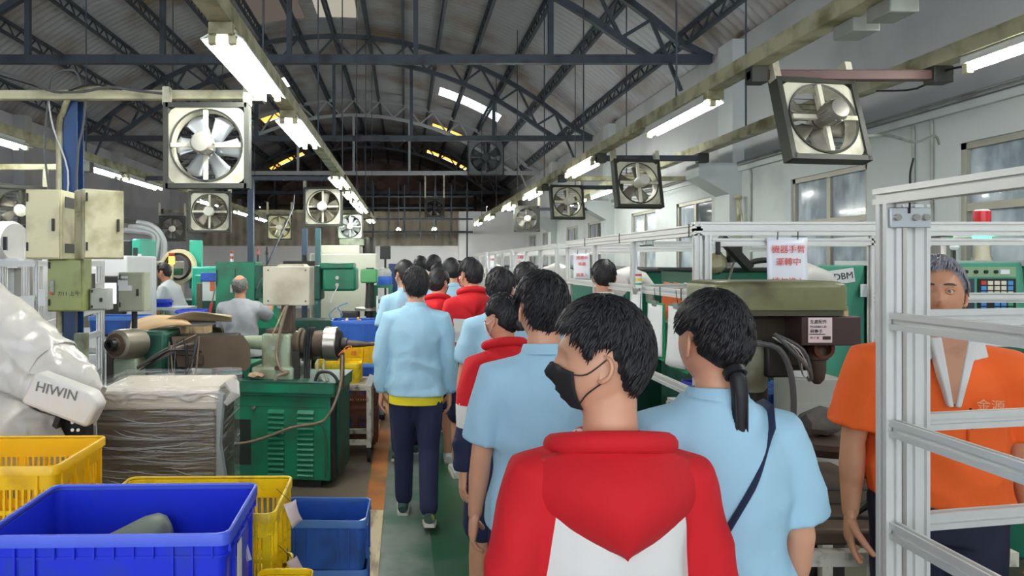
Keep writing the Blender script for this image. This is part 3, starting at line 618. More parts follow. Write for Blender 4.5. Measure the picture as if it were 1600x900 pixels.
# blower drum on the left
t = T('blower_drum', 'white drum shaped blower with black ring at the left edge', 'blower', W(5, 378, 6.3))
t.p('drum', MB().lathe([(-.28, .18), (-.2, .19), (.1, .19), (.14, .17)], (0, 0, 0), (1, -.25, 0), 28), M('drum_white', '#d5d2cb', .4))
t.p('ring', MB().lathe([(-.31, .13), (-.31, .2), (-.24, .21), (-.24, .13)], (.1, -.04, 0), (1, -.25, 0), 28, cap=False), black)
t.p('vent', MB().box((.13, -.19, -.02), (.03, .02, .12)), black)
t.p('stand', MB().bx(-.15, .2, -.12, .12, -.24, -.15).bx(-.1, .1, -.1, .1, -1.85, -.24), white_p)
t = T('spray_bottle', 'small white bottle standing beside the blower drum', 'bottle', (wx(45, 6.0), 6.0, wz(407, 6.0)))
t.p('bottle_body', MB().lathe([(0, .04), (.1, .04), (.14, .015), (.17, .015)], (0, 0, 0), (0, 0, 1), 14), M('drum_white', '#d5d2cb', .4)); t.p('cap', MB().lathe([(.17, .018), (.2, .016)], (0, 0, 0), (0, 0, 1), 12), white_p)
# CNC machines behind
def cnc(name, label, x0, x1, y0, y1, h, body, trim, win=True, screen=False):
    t = T(name, label, 'machine tool', ((x0+x1)/2, y0, 0)); w = (x1-x0)/2; d = y1-y0
    t.p('base', MB().bx(-w, w, .02, d, 0, h*.42), trim, bevel=.01)
    t.p('enclosure', MB().bx(-w, w, .05, d, h*.42, h), body, bevel=.025)
    dr = t.p('door', MB().bx(-w*.75, w*.35, .015, .05, h*.45, h*.93), trim, bevel=.015)
    if win: t.p('door_window', MB().bx(-w*.6, w*.2, .005, .016, h*.58, h*.86), M('brown_window', '#6b6152', .25, 0, .1, coat=.3), dr, bevel=.01)
    t.p('door_handle', MB().tube([(w*.28, .015, h*.58), (w*.28, -.03, h*.59), (w*.28, -.03, h*.7), (w*.28, .015, h*.71)], .01, 8), steel, dr)
    if screen:
        pn = t.p('control_panel', MB().bx(w*.4, w*.98, -.03, .06, h*.55, h*.88), dsteel, bevel=.01)
        t.p('screen', MB().bx(w*.48, w*.82, -.034, -.03, h*.72, h*.84), M('lit_screen', '#cfe4f0', .3, 0, 0, emit=1.6), pn)
        for k in range(2): t.p('indicator', MB().cyl((w*(.58 + .12*k), -.04, h*.64), (w*(.58 + .12*k), -.03, h*.64), .012, n=10), M('green_led', '#a8f060', .3, 0, 0, emit=2.), pn)
        t.p('alarm_button', MB().cyl((w*.44, -.045, h*.8), (w*.44, -.03, h*.8), .018, n=12), M('red_led', '#ff5a30', .3, 0, 0, emit=1.5), pn)
    return t
cnc('cnc_lathe', 'white CNC machine with a small lit screen behind the left rack', wx(60, 7), wx(196, 7), 7.0, 7.9, 1.75, white_p, white_p, True, True)
t = T('machining_centre', 'tall teal machining column with black way cover at left', 'machine tool', (wx(205, 8), 8.0, 0))
t.p('column', MB().bx(.0, .12, 0, .5, 0, wz(373, 8)), teal, bevel=.02)
t.p('way_cover', MB().bx(-.22, .0, .02, .5, 0, wz(373, 8) - .02), black, bevel=.01)
t.p('side_panel', MB().bx(.025, .075, -.012, 0, 1.35, 1.85), dsteel); t.p('nameplate', MB().bx(.08, .12, -.012, 0, 1.7, 1.78), paper)
t.p('worktable', MB().bx(-.6, .1, .0, .6, .75, .95), grey_p, bevel=.01)
t = T('saw_machine', 'teal machine with a big round cream hoop and signal light', 'machine tool', (wx(272, 9.6), 9.6, 0))
t.p('base', MB().bx(-.6, .25, 0, .5, 0, 1.15), green_d, bevel=.02)
def hoop(r0, r1, y0, y1, c): return MB().lathe([(y0, r0), (y0, r1), (y1, r1), (y1, r0)], c, (0, 1, 0), 36, cap=False)
t.p('hoop', hoop(.2, .25, -.05, .05, (0, .2, 1.62)), cream); t.p('hoop_liner', hoop(.17, .2, -.03, .08, (-.02, .2, 1.62)), black)
t.p('teal_panel', MB().bx(.12, .3, .3, .36, 1.3, 2.0), teal, bevel=.01); t.p('green_beam', MB().bx(-.75, .1, .0, .1, 1.5, 1.6), green_d, bevel=.01)
t.p('lamp_post', MB().cyl((.0, -.1, 1.15), (.0, -.1, 1.66), .025, n=12), cream)
t.p('signal_light', MB().cyl((0, -.1, 1.66), (0, -.1, 1.76), .04, n=14), M('amber_lamp', '#ffc02a', .3, 0, 0, emit=4.)); t.p('signal_cap', MB().cyl((0, -.1, 1.76), (0, -.1, 1.81), .04, n=14), M('red_plastic', '#b8423a', .4))
cnc('cnc_mill', 'teal framed machine with brown window near the leaning worker', wx(297, 9.5), wx(345, 9.5), 9.5, 10.2, 1.62, teal, teal)
cnc('drawer_press', 'dark machine panel with crates in front, left of the leaning worker', wx(222, 10.2), wx(262, 10.2), 10.2, 11, 1.7, M('brown_grey_panel', '#7d7566', .5), dsteel)
t = T('shelf_unit', 'blue topped shelf with papers between teal machine and green cabinet', 'shelf', (wx(338, 8.8), 8.8, 0))
t.p('blue_beam', MB().bx(-.2, .02, -.02, .1, wz(440, 8.8), wz(426, 8.8)), M('blue_enamel', '#2a55b0', .4), bevel=.01); t.p('white_board', MB().bx(-.18, .02, .0, .05, wz(470, 8.8), wz(440, 8.8)), white_p); t.p('orange_strip', MB().bx(-.08, -.02, -.01, 0, wz(455, 8.8), wz(440, 8.8)), M('orange_plastic', '#e0703a', .5)); t.p('foot', MB().bx(-.18, .02, 0, .06, 0, wz(470, 8.8)), green_d)
gc = cabinet('tool_cabinet', 'green two door steel cabinet behind the grey shirted worker', (wx(368, 8.6), 8.6, 0), 0, (.5, .4, wz(409, 8.6)), green_m, True, 'cabinet')
gc.p('second_door', MB().bx(-.005, .005, -.016, -.012, .1, 1.6), dsteel); gc.p('latch', MB().bx(-.06, -.03, -.03, -.012, 1.3, 1.4), steel)
t = T('warning_mast', 'red and white striped mast on top of the green cabinet', 'signal mast', (wx(362, 8.7), 8.7, wz(409, 8.6)))
for k in range(4): t.p('segment', MB().cyl((0, 0, k*.035), (0, 0, k*.035 + .034), .02, n=10), M('red_plastic', '#b8423a', .4) if k % 2 else white_p)
for k, (px, d, h1, h2) in enumerate(((392, 9.3, .5, 2.8), (476, 10.4, 0, 2.2), (497, 10.4, 0, 2.2))):
    t = T('steel_post', ['blue grey steel post rising by the green cabinet', 'blue post under the white motor fan, left of two', 'dark teal post under the white motor fan, right of two'][k], 'post', (wx(px, d), d, 0))
    t.p('shaft', MB().bx(-.04, .04, -.04, .04, 0, h2), M('blue_grey_post', '#34465a', .5) if k < 2 else M('teal_post', '#3b5f63', .5), bevel=.006); t.p('base_plate', MB().bx(-.09, .09, -.09, .09, 0, .02), dkst)
# mid left lathe with green headstock
t = T('engine_lathe', 'green engine lathe with knobs and lever beyond the beige box', 'machine tool', (wx(480, 8.5), 8.5, 0))
X0 = wx(480, 8.5)
t.p('bed', MB().bx(wx(400, 8.5)-X0, wx(560, 8.5)-X0, .1, .5, .62, .95), green_d, bevel=.01)
hs = t.p('headstock', MB().bx(wx(504, 8.5)-X0, wx(556, 8.5)-X0, 0, .5, wz(455, 8.5), wz(418, 8.5)), green_m, bevel=.03)
t.p('headstock_cover', MB().bx(wx(500, 8.5)-X0, wx(552, 8.5)-X0, -.03, .5, wz(420, 8.5), wz(411, 8.5)), green_m, bevel=.015)
for px, py in ((527, 434), (527, 445)): t.p('dial', MB().cyl((wx(px, 8.5)-X0, -.03, wz(py, 8.5)), (wx(px, 8.5)-X0, 0, wz(py, 8.5)), .022, n=14), steel, hs)
t.p('lever', MB().tube([(wx(527, 8.4)-X0, -.05, wz(448, 8.4)), (wx(520, 8.4)-X0, -.08, wz(462, 8.4)), (wx(516, 8.4)-X0, -.08, wz(473, 8.4))], [.008, .008, .014], 8), white_p)
t.p('gearbox', MB().bx(wx(395, 8.5)-X0, wx(500, 8.5)-X0, .08, .5, wz(470, 8.5), wz(415, 8.5)), green_d, bevel=.02)
t.p('motor_drum', MB().lathe([(0, .0), (0, .1), (.2, .11), (.22, .0)], (wx(405, 8.2)-X0, -.1, wz(447, 8.2)), (1, 0, 0), 20), green_m)
t.p('cabinet_leg', MB().bx(wx(400, 8.5)-X0, wx(440, 8.5)-X0, .1, .5, 0, .62).bx(wx(520, 8.5)-X0, wx(560, 8.5)-X0, .1, .5, 0, .62), green_d, bevel=.01)
t.p('top_tools', MB().bx(wx(440, 8.5)-X0, wx(490, 8.5)-X0, .1, .4, wz(415, 8.5), wz(408, 8.5)).cyl((wx(472, 8.5)-X0, .2, wz(408, 8.5)), (wx(472, 8.5)-X0, .2, wz(398, 8.5)), .03), dsteel)
t.p('chute', MB().prism([(wx(395, 7.6)-X0, .95), (wx(440, 7.6)-X0, .95), (wx(415, 7.6)-X0, 1.28), (wx(405, 7.6)-X0, 1.28)], -.9, -.55), green_m)
t = T('grinding_centre', 'large cream boxed machine with stepped top in the middle distance', 'machine tool', (wx(538, 10.5), 10.5, 0)); X0 = wx(538, 10.5)
t.p('lower_housing', MB().bx(wx(484, 10.5)-X0, wx(588, 10.5)-X0, 0, .9, .3, wz(396, 10.5)), M('pale_cream_enamel', '#d4d4c2', .5, 0, .06), bevel=.02)
t.p('upper_housing', MB().bx(wx(500, 10.5)-X0, wx(561, 10.5)-X0, .1, .8, wz(396, 10.5), wz(383, 10.5)), MATS['pale_cream_enamel'], bevel=.015)
t.p('green_cap', MB().bx(wx(528, 10.5)-X0, wx(568, 10.5)-X0, .2, .8, wz(383, 10.5), wz(373, 10.5)), green_g, bevel=.01)
t.p('spindle_motor', MB().lathe([(0, .1), (.22, .1), (.26, .07)], (wx(575, 10.5)-X0, .3, wz(396, 10.5)), (0, 0, 1), 18), dsteel)
t.p('plinth', MB().bx(wx(486, 10.5)-X0, wx(586, 10.5)-X0, .03, .87, 0, .3), dsteel)
t = T('monitor', 'black monitor on a stand left of the far white partition', 'monitor', W(602, 395, 13)); t.p('screen_case', MB().bx(-.1, .1, 0, .05, -.12, .13), black, bevel=.01); t.p('stand', MB().bx(-.02, .02, .02, .05, -1.87, -.12), dsteel)
t = T('drill_press', 'small green drill press beside the cream boxed machine', 'drill press', (wx(577, 7.45), 7.45, 0))
t.p('column', MB().cyl((0, .15, .0), (0, .15, 1.62), .045, n=14), dsteel); t.p('head', MB().bx(-.09, .09, -.12, .2, wz(440, 7.9), wz(428, 7.9) + .06), M('leaf_green_enamel', '#4f9a5c', .4), bevel=.015); t.p('quill', MB().cyl((0, -.05, 1.1), (0, -.05, 1.48), .05, .03, n=14), dsteel)
t.p('table', MB().lathe([(0, .16), (.025, .16)], (0, -.02, wz(480, 7.9)), (0, 0, 1), 24), steel); t.p('base', MB().bx(-.17, .17, -.2, .25, 0, .06), dsteel, bevel=.01); t.p('chip_guard', MB().bx(.085, .105, -.2, -.18, wz(482, 7.9), wz(458, 7.9)), white_p); t.p('vise', MB().bx(-.3, -.1, -.15, .0, 1.0, 1.16), dsteel, bevel=.02)
t.p('hose', MB().tube([(-.35, -.15, 1.2), (-.42, -.15, 1.12), (-.36, -.15, 1.05), (-.28, -.15, 1.12), (-.33, -.15, 1.2), (-.22, -.15, 1.25)], .008, 6), M('blue_hose', '#5f8fb0', .4))
t = T('work_bench', 'green steel bench with a blue bin beside the drill press', 'bench', (wx(600, 7.9), 7.9, 0))
t.p('bench_top', MB().bx(-.12, .1, -.15, .3, wz(445, 7.9) - .03, wz(445, 7.9)), green_m); t.p('shelf', MB().bx(-.12, .1, -.15, .3, wz(470, 7.9) - .02, wz(470, 7.9)), green_m)
for x, y in ((-.1, -.13), (.08, -.13), (-.1, .28), (.08, .28)): t.p('leg', MB().bx(x - .018, x + .018, y - .018, y + .018, 0, wz(445, 7.9) - .03), green_m)
crate('small blue bin holding a plastic bag on the green bench', (wx(600, 7.9), 7.95, wz(445, 7.9)), (.18, .22, .1), M('mid_blue_plastic', '#3a6fd0', .4), 0, ribs=6)
solo('plastic_bag', crumple(MB().lathe([(0, .02), (.02, .08), (.1, .085), (.14, .05), (.16, .01)], (wx(599, 7.9), 7.95, wz(440, 7.9)), (0, 0, 1), 18), .02, 14), M('bag_film', '#cfd2cc', .25, alpha=.8), 'clear plastic bag bulging out of the blue bench bin', 'bag')
cabinet('locker', 'narrow navy locker standing beyond the green bench', (wx(614, 9), 9, 0), 0, (.12, .3, wz(412, 9)), M('navy_enamel', '#2b3f6e', .4), True, 'locker')
# left lathe (behind the wrapped carton)
t = T('spindle_lathe', 'dark green lathe with a round grey spindle nose at left', 'machine tool', (wx(235, 5.3), 5.3, 0)); X0 = wx(235, 5.3)
def lw_(px, py, d): p = W(px, py, d); return Vector((p.x - X0, p.y - 5.3, p.z))
t.p('base', MB().bx(wx(180, 5.2)-X0, wx(325, 5.2)-X0, .0, .6, 0, .8), green_d, bevel=.01)
t.p('spindle_housing', MB().bx(wx(190, 5.3)-X0, wx(262, 5.3)-X0, -.05, .5, .8, wz(517, 5.3)), green_d, bevel=.03)
t.p('front_cover', MB().bx(wx(178, 5.1)-X0, wx(215, 5.1)-X0, -.22, .0, wz(600, 5.1), wz(560, 5.1)), green_g, bevel=.015)
a, b = lw_(215, 536, 5.2), lw_(172, 539, 4.9); ax = (b - a)
t.p('spindle_nose', MB().lathe([(0, .112), (ax.length*.55, .112), (ax.length*.75, .106), (ax.length*.8, .085)], a, ax, 30), M('grimy_spindle', '#8a8273', .4, .5, .15, 9))
t.p('spindle_face', MB().lathe([(0, .085), (.01, .08), (.012, .05), (.03, .045)], a + ax*.8, ax, 30), rusty)
t.p('spindle_bore', MB().lathe([(0, .045), (.07, .04), (.07, .022), (.01, .02)], a + ax*.82, ax, 20), dsteel)
for k, (p0, p1, p2, p3) in enumerate((((200, 527), (300, 507), (285, 495), (205, 502)), ((258, 500), (330, 491), (362, 497), (362, 503)), ((300, 523), (345, 512), (352, 530), (320, 533)))):
    d = 5.35 + .25*k; P = [lw_(p0[0], p0[1], d), lw_(p1[0], p1[1], d), lw_(p2[0], p2[1], d + .45), lw_(p3[0], p3[1], d + .45)]
    o = t.p('cover_sheet', MB().grid(lambda u, v: (P[0]*(1-u)+P[1]*u)*(1-v) + (P[3]*(1-u)+P[2]*u)*v + Vector((0, 0, .035*math.sin(math.pi*u))), 10, 4), [cardb, M('tan_sheet', '#b8a88a', .6), rusty][k]); o.modifiers.new('s', 'SOLIDIFY').thickness = .008
t.p('wood_block', MB().bx(wx(262, 5.5)-X0, wx(318, 5.5)-X0, .3, .45, wz(512, 5.5) - .06, wz(512, 5.5)), wood)
t.p('slide', MB().bx(wx(262, 5.3)-X0, wx(360, 5.3)-X0, .05, .35, wz(565, 5.3), wz(527, 5.3)), dsteel, bevel=.01)
t.p('slide_block', MB().bx(wx(290, 5.2)-X0, wx(318, 5.2)-X0, -.12, .05, wz(570, 5.2), wz(555, 5.2)), rusty, bevel=.006)
for k in range(9):
    q = random.Random(k); a = lw_(205 + q.random()*15, 578, 5.1); m_ = lw_(245 + q.random()*20, 548 + q.random()*10, 5.05 + q.random()*.1); b = lw_(285 + q.random()*35, 520 + q.random()*40, 5.2)
    t.p('cable', MB().tube([a, a.lerp(m_, .5) + Vector((0, 0, .0)), m_, m_.lerp(b, .5) + Vector((0, 0, .01)), b], .006 + .003*q.random(), 6), [cable_m, cable_g, cable_b][k % 3])
for k in range(8):
    q = random.Random(50 + k); a = lw_(262 + q.random()*50, 525 + q.random()*15, 5.1); b = lw_(262 + q.random()*60, 580 + q.random()*10, 5.1)
    t.p('cable', MB().tube(catenary(a, b, .03), .004 + .003*q.random(), 5), [cable_b, cable_g, cable_m][k % 3])
# fore lathe on the green louvred cabinet
t = T('turret_lathe', 'lathe with steel chuck on a bright green louvred cabinet', 'machine tool', (-.53, 5.05, 0), R(-7.5))
t.p('cabinet', MB().bx(-.92, -.02, .0, .55, .06, .72), green_m, bevel=.008)
t.p('foot', MB().bx(-.9, -.1, .04, .5, 0, .06), dsteel)
t.p('side_panel', MB().bx(-.02, 0, .02, .12, .06, .68), black); t.p('side_door', MB().bx(-.02, .012, .14, .54, .06, .7), green_d, bevel=.005)
tray_ = MB().bx(-.98, .02, -.03, .6, .70, .712).bx(-.98, .02, -.03, -.018, .70, .785).bx(-.98, .02, .588, .6, .70, .785).bx(.008, .02, -.03, .6, .70, .785).bx(-.98, -.968, -.03, .6, .70, .785)
t.p('chip_tray', tray_, green_m); t.p('tray_lip', MB().bx(-.985, .025, -.036, .606, .785, .793).bx(-.985, .025, -.034, -.02, .69, .70), green_d)
t.p('sludge', MB().grid(lambda u, v: Vector((-.96 + .96*u, -.015 + .6*v, .735 + .015*noise.noise(Vector((u*8, v*6, 0))))), 16, 10), M('oily_sludge', '#8a7a62', .5, .1, .3, 20))
lou = MB().prism([(0, 0), (-.022, .002), (-.022, .006), (0, .028)], -.062, .062, 'x').mesh('louver', green_m)
for cx_ in (-.43, -.205):
    for k in range(13):
        o = t.pm('louver', lou); o.location = (cx_, 0, .09 + k*.0385)
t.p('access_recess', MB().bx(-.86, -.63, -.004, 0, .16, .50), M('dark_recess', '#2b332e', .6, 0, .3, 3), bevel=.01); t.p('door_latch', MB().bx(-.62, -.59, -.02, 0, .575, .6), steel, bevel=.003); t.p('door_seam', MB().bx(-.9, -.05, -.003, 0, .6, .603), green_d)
t.p('coolant_tank', MB().bx(-.95, -.68, .1, .4, .74, .9), green_m, bevel=.008); t.p('tank_slot', MB().bx(-.93, -.72, .094, .1, .77, .82), black, bevel=.005)
hb = t.p('headstock', MB().bx(-.60, -.37, .14, .42, .86, 1.13), green_g, bevel=.02); t.p('headstock_foot', MB().bx(-.66, -.33, .08, .46, .72, .88), green_g, bevel=.02)
t.p('headstock_cap', MB().bx(-.58, -.39, .18, .38, 1.13, 1.16), rusty, bevel=.008); t.p('plug', MB().cyl((-.5, .13, 1.02), (-.5, .14, 1.02), .014, n=12), grey_p, hb); t.p('bolt', MB().cyl((-.45, .06, .88), (-.45, .09, .88), .018, n=8), rusty)
zc = 1.045; yc = .28
def ax_(prof, m, nm, n=30): t.p(nm, MB().lathe(prof, (0, yc, zc), (1, 0, 0), n), m)
ax_([(-.78, .0), (-.78, .05), (-.6, .06), (-.6, 0)], green_g, 'rear_shaft'); ax_([(-.37, .09), (-.335, .095), (-.33, .12), (-.31, .12), (-.30, .1), (-.27, .1)], rusty, 'bearing_flange')
ax_([(-.27, .125), (-.26, .13), (-.25, .12), (-.24, .13), (-.23, .12), (-.22, .13), (-.21, .125)], black, 'belt_pulley'); ax_([(-.21, .1), (-.12, .105), (-.12, .0)], rusty, 'spindle'); ax_([(-.125, .125), (-.12, .132), (-.03, .132), (-.022, .125), (-.02, .0)], steel, 'chuck', 40)
ax_([(-.02, .11), (.0, .1), (.01, .05), (.05, .045), (.05, 0)], dsteel, 'chuck_jaw_plate'); ax_([(.05, .03), (.12, .026), (.3, .008), (.3, 0)], rusty, 'bar_stock', 16)
for k in range(3): t.p('drive_belt', MB().bx(-.265 + k*.018, -.252 + k*.018, yc - .13, yc - .12, .74, zc), rubber)
t.p('belt_guard', MB().bx(-.345, -.29, .12, .14, .74, 1.0), dsteel)
t.p('tool_post', MB().bx(.03, .06, .1, .13, .74, 1.0), rusty); t.p('red_wire', MB().tube([(.02, .1, .98), (.06, .09, 1.02), (.11, .09, 1.03), (.12, .09, 1.05), (.08, .09, 1.045), (.05, .09, 1.0)], .004, 6), M('orange_wire', '#d8703a', .5))
t.p('post', MB().bx(-.46, -.37, .2, .3, 1.13, 1.36), rusty, bevel=.01)
cbx = t.p('control_box', MB().bx(-.58, -.21, .12, .27, 1.35, 1.65), M('beige_enamel', '#bdb8a4', .5, 0, .08, 4, '#8d8268', .4, 3), bevel=.008)
t.p('box_hood', MB().prism([(-.47, 1.65), (-.25, 1.65), (-.27, 1.668), (-.45, 1.668)], .14, .26), MATS['beige_enamel'], cbx)
for x in (-.535, -.24):
    for z in (1.385, 1.62): t.p('screw', MB().cyl((x, .112, z), (x, .12, z), .006, n=8), dsteel, cbx)
t.p('stick', MB().bar((-.5, .1, 1.12), (-.4, .12, 1.34), .012), wood)
t.p('cable', MB().tube([(-.38, .11, 1.36), (-.42, .09, 1.2), (-.46, .08, 1.0), (-.42, .07, .87), (-.36, .06, .85), (-.44, .04, .82), (-.45, .02, .76), (-.38, .0, .745), (-.25, .02, .75), (-.15, .03, .76)], .012, 8), cable_m)
t.p('cable', MB().tube([(-.15, .04, .76), (-.12, .04, .85), (-.03, .03, .86), (.03, .02, .8), (-.02, .03, .76), (-.12, .05, .8)], .012, 8), cable_b)
t.p('cable', MB().tube([(.05, .1, .98), (.055, .04, .8), (.03, -.045, .66), (-.03, -.05, .55), (-.1, -.045, .5), (-.3, -.045, .46), (-.5, -.045, .38), (-.7, -.05, .33), (-.9, -.04, .34)], .01, 8), cable_m)
t.p('cable', MB().tube([(-.1, -.045, .5), (-.06, -.045, .47), (-.045, -.045, .35), (-.045, -.045, .1)], .007, 6), M('green_cable', '#3a5a4a', .5))
t.p('cable', MB().tube([(-.14, .1, .94), (-.14, .08, .86), (-.11, .07, .79)], .011, 7), cream_d); t.p('cable', MB().tube([(-.09, .1, .94), (-.09, .08, .86), (-.05, .07, .78)], .011, 7), cream_d)
gp = MB().prism([(-1.22, .88), (-.68, .86), (-.64, .9), (-.645, 1.05), (-.70, 1.13), (-1.27, 1.11)], .02, .028)
t.p('guard_plate', gp, M('oily_guard_plate', '#6b5a49', .45, .15, .15, 3, '#4c4036', .4, 2)); t.p('guard_bracket', MB().bx(-.95, -.9, .03, .2, .8, .95), dsteel)
t.p('drip_rag', crumple(MB().lathe([(0, .01), (.01, .06), (.03, .05), (.045, .01)], (-.62, .05, .8), (0, 0, 1), 12), .02, 20), M('rag', '#b89a7a', .8))
# cart with its yellow crate, stacked crates behind
t = T('trolley', 'chipped white steel trolley on castors beside the green louvred cabinet', 'trolley', (-.58, 5.75, 0))
chip = M('chipped_white_paint', '#cfcabb', .5, 0, .08, 8, '#6b6455', .3, 14)
for x in (-.28, .28):
    for y in (.02, .4): t.p('leg', MB().bx(x - .02, x + .02, y - .02, y + .02, .12, .64), chip); t.p('castor_fork', MB().bx(x - .015, x + .015, y - .02, y + .02, .08, .12), dsteel); t.p('castor_wheel', MB().cyl((x - .014, y, .042), (x + .014, y, .042), .042, n=16), rubber)
for z in (.14, .6):
    for y in (.02, .4): t.p('cross_rail', MB().bx(-.26, .26, y - .018, y + .018, z, z + .04), chip)
    for x in (-.28, .28): t.p('side_rail', MB().bx(x - .018, x + .018, .04, .38, z, z + .04), chip)
t.p('top_sheet', MB().bx(-.29, .29, .01, .41, .64, .65), chip)
crate('small yellow crate standing on the white trolley', (-.57, 5.95, .65), (.4, .3, .17), yellow_d, R(2), ribs=8)
solo('hang_tag', MB().box(W(579, 594, 5.6), (.05, .002, .09), R(15), 0, 0, R(20)), paper, 'white card tag hanging off the trolley corner', 'paper tag')
rust_c = M('rust_brown_basket', '#6e3f2a', .7, 0, .2, 14)
lay = [(0, blue_d, 'slate blue crate on the floor in the tall crate stack'), (.21, blue_d, 'slate blue crate second from the floor in the tall stack'), (.42, blue_d, 'slate blue crate third from the floor in the tall stack'), (.63, yellow_c, 'yellow crate with a red stamp in the tall crate stack'), (.84, M('clean_blue_crate', '#2d63c0', .4), 'blue crate topping the tall stack, full of brass parts')]
for z, m, lbl in lay: ck = crate(lbl, (-.49, 6.85, z + .06), (.46, .33, .21), m, R(random.uniform(-2, 2)), ribs=8); text('red_stamp', '峰', .06, red_ink, (0, -.172, .1), (R(90), 0, 0), ck.o) if 'stamp' in lbl else None
solo('pallet_board', MB().bx(-.75, -.25, 6.66, 7.05, 0, .06), wood, 'low wooden board under the tall crate stack', 'pallet')
for k in range(26):
    q = random.Random(300 + k); x, y = -.65 + .32*q.random(), 6.75 + .2*q.random()
    solo('brass_part', MB().lathe([(0, .012), (.03, .02), (.06, .012)], (x, y, 1.02 + .05*q.random()), (q.uniform(-1, 1), q.uniform(-1, 1), .4), 8), M('brass_parts', '#c79a6a', .4, .4, .15), 'small brass turned part heaped in the top blue crate', 'metal part', 'brass parts in the top blue crate')
crate('rust brown wire basket standing on the floor behind the trolley', (-.47, 6.42, .0), (.44, .3, .36), rust_c, 0, 'slat', name='wire_basket', cat='basket')
crate('rust brown wire basket stacked on another behind the trolley', (-.47, 6.42, .36), (.44, .3, .2), rust_c, 0, 'slat', name='wire_basket', cat='basket')
# bits around the leaning worker
crate('blue bin with metal parts under the label box', (wx(190, 6.3), 6.3, wz(520, 6.3)), (.5, .3, .16), blue_d, 0, ribs=8)
t = T('small_table', 'low white table with a blue tray near the leaning worker', 'table', (wx(271, 8.4), 8.4, 0)); zt = wz(480, 8.4)
t.p('table_top', MB().bx(-.25, .2, -.1, .3, zt - .03, zt), white_p)
for x in (-.23, .18):
    for y in (-.08, .28): t.p('leg', MB().bx(x - .015, x + .015, y - .015, y + .015, 0, zt - .03), white_p)
crate('small royal blue bin on the low white table', (wx(250, 8.4), 8.5, zt), (.2, .15, .09), blue_c, 0, ribs=6)
crate('flat blue tray of parts left of the grey shirted worker', (wx(300, 7.6), 7.6, wz(492, 7.6)), (.3, .25, .06), blue_c, 0, ribs=6)
t = T('side_bench', 'dim steel bench holding blue trays behind the spindle lathe', 'bench', (wx(245, 7), 7.2, 0)); zt = wz(520, 6.3)
t.p('bench_top', MB().bx(-.28, .55, -.85, .5, zt - .04, zt), dsteel)
for x in (-.22, .5):
    for y in (-.78, .4): t.p('leg', MB().bx(x - .03, x + .03, y - .03, y + .03, 0, zt - .04), dsteel)
t.p('riser', MB().bx(.1, .54, .2, .5, zt, wz(492, 7.6)), dsteel)
t = T('hand_tool', 'red handled pump standing beside the grey shirted worker', 'tool', W(325, 492, 7.0)); t.p('handle', MB().cyl((0, 0, -.05), (.04, 0, .12), .016, n=8), M('red_plastic', '#b8423a', .4)); t.p('nozzle', MB().cyl((.04, 0, .12), (.07, 0, .26), .008, n=8), steel)
# ================================================================ right side: aluminium frames and machines
def alf(t, a, b, w1=.04, w2=None, nm='rail', parent=None): return t.p(nm, MB().slot(a, b, w1, w2), alu, parent, smooth=False)
# nearest frame, in front of the man in orange
t = T('machine_guard', 'nearest aluminium profile frame, in front of the man in orange', 'guard frame', (1.205, 1.7, 0), group='aluminium guard frames along the aisle')
alf(t, (0, 0, 0), (0, 0, 1.825), .038, .038, 'post'); alf(t, (.075, .02, 0), (.075, .02, 1.825), .058, .04, 'post'); alf(t, (.98, .16, 0), (.98, .16, 1.825), .04, .04, 'post'); alf(t, (0, -1.0, 0), (0, -1.0, 1.825), .04, .04, 'post')
alf(t, (0, .03, 1.845), (0, -1.05, 1.845), .04, .04)
for z in (1.535, 1.272, 1.02, .72):
    alf(t, (.0, -.02, z), (.0, -1.0, z), .025, .042); alf(t, (.1, .03, z + .004), (1.0, .19, z + .004), .025, .042)
t.p('corner_bracket', MB().bx(-.015, .085, -.028, -.022, 1.765, 1.815).bx(-.015, .085, -.028, .0, 1.811, 1.815), M('bracket_zinc', '#c3c6c8', .35, .6), bevel=.003)
for x in (.0, .045, .07): t.p('bracket_bolt', MB().cyl((x, -.036, 1.79), (x, -.028, 1.79), .008, n=12), steel)
t.p('cable_tie', MB().tube([(.03, -.03, 1.8), (.03, -.032, 1.86), (.032, -.03, 1.9), (.04, -.03, 1.935)], .0025, 6), black)
# long frame beside the aisle
t = T('machine_guard', 'long aluminium guard frame with clipboards and the red lettered sign', 'guard frame', (1.5, 3.5, 0), group='aluminium guard frames along the aisle')
for x, y in ((0, 0), (.05, 0), (0, .97), (0, 1.87), (0, 2.77), (.9, .0), (1.9, 0), (1.9, 2.77), (.78, 1.3)): alf(t, (x, y, 0), (x, y, 1.82), .035, .035, 'post')
alf(t, (0, -.02, 1.845), (0, 2.8, 1.845), .04, .06); alf(t, (-.02, 0, 1.852), (2.7, 0, 1.852), .04, .07); alf(t, (.07, 0, 1.785), (2.7, 0, 1.785), .035, .035)
alf(t, (0, .0, 1.51), (0, 2.77, 1.51), .03, .045); alf(t, (.1, .9, 1.8), (1.9, .9, 1.8), .035); alf(t, (0, 2.77, 1.8), (1.9, 2.77, 1.8), .04); alf(t, (1.9, 0, 1.85), (1.9, 2.77, 1.85), .04); alf(t, (.0, .02, 1.0), (0, 2.77, 1.0), .03, .045); alf(t, (0, .97, 1.52), (.8, 1.3, 1.52), .03)
alf(t, (.9, 0, 1.5), (1.9, 0, 1.5), .03, .05); alf(t, (.9, 0, 1.27), (1.9, 0, 1.27), .03, .04)
t.p('limit_switch', MB().bx(.085, .105, -.035, -.015, 1.72, 1.785), black, bevel=.003)
t.p('cable_loop', MB().tube([(.05, .99, 1.79), (.4, 1.1, 1.8), (.75, 1.28, 1.79), (.79, 1.28, 1.74)], .007, 6), cable_g)
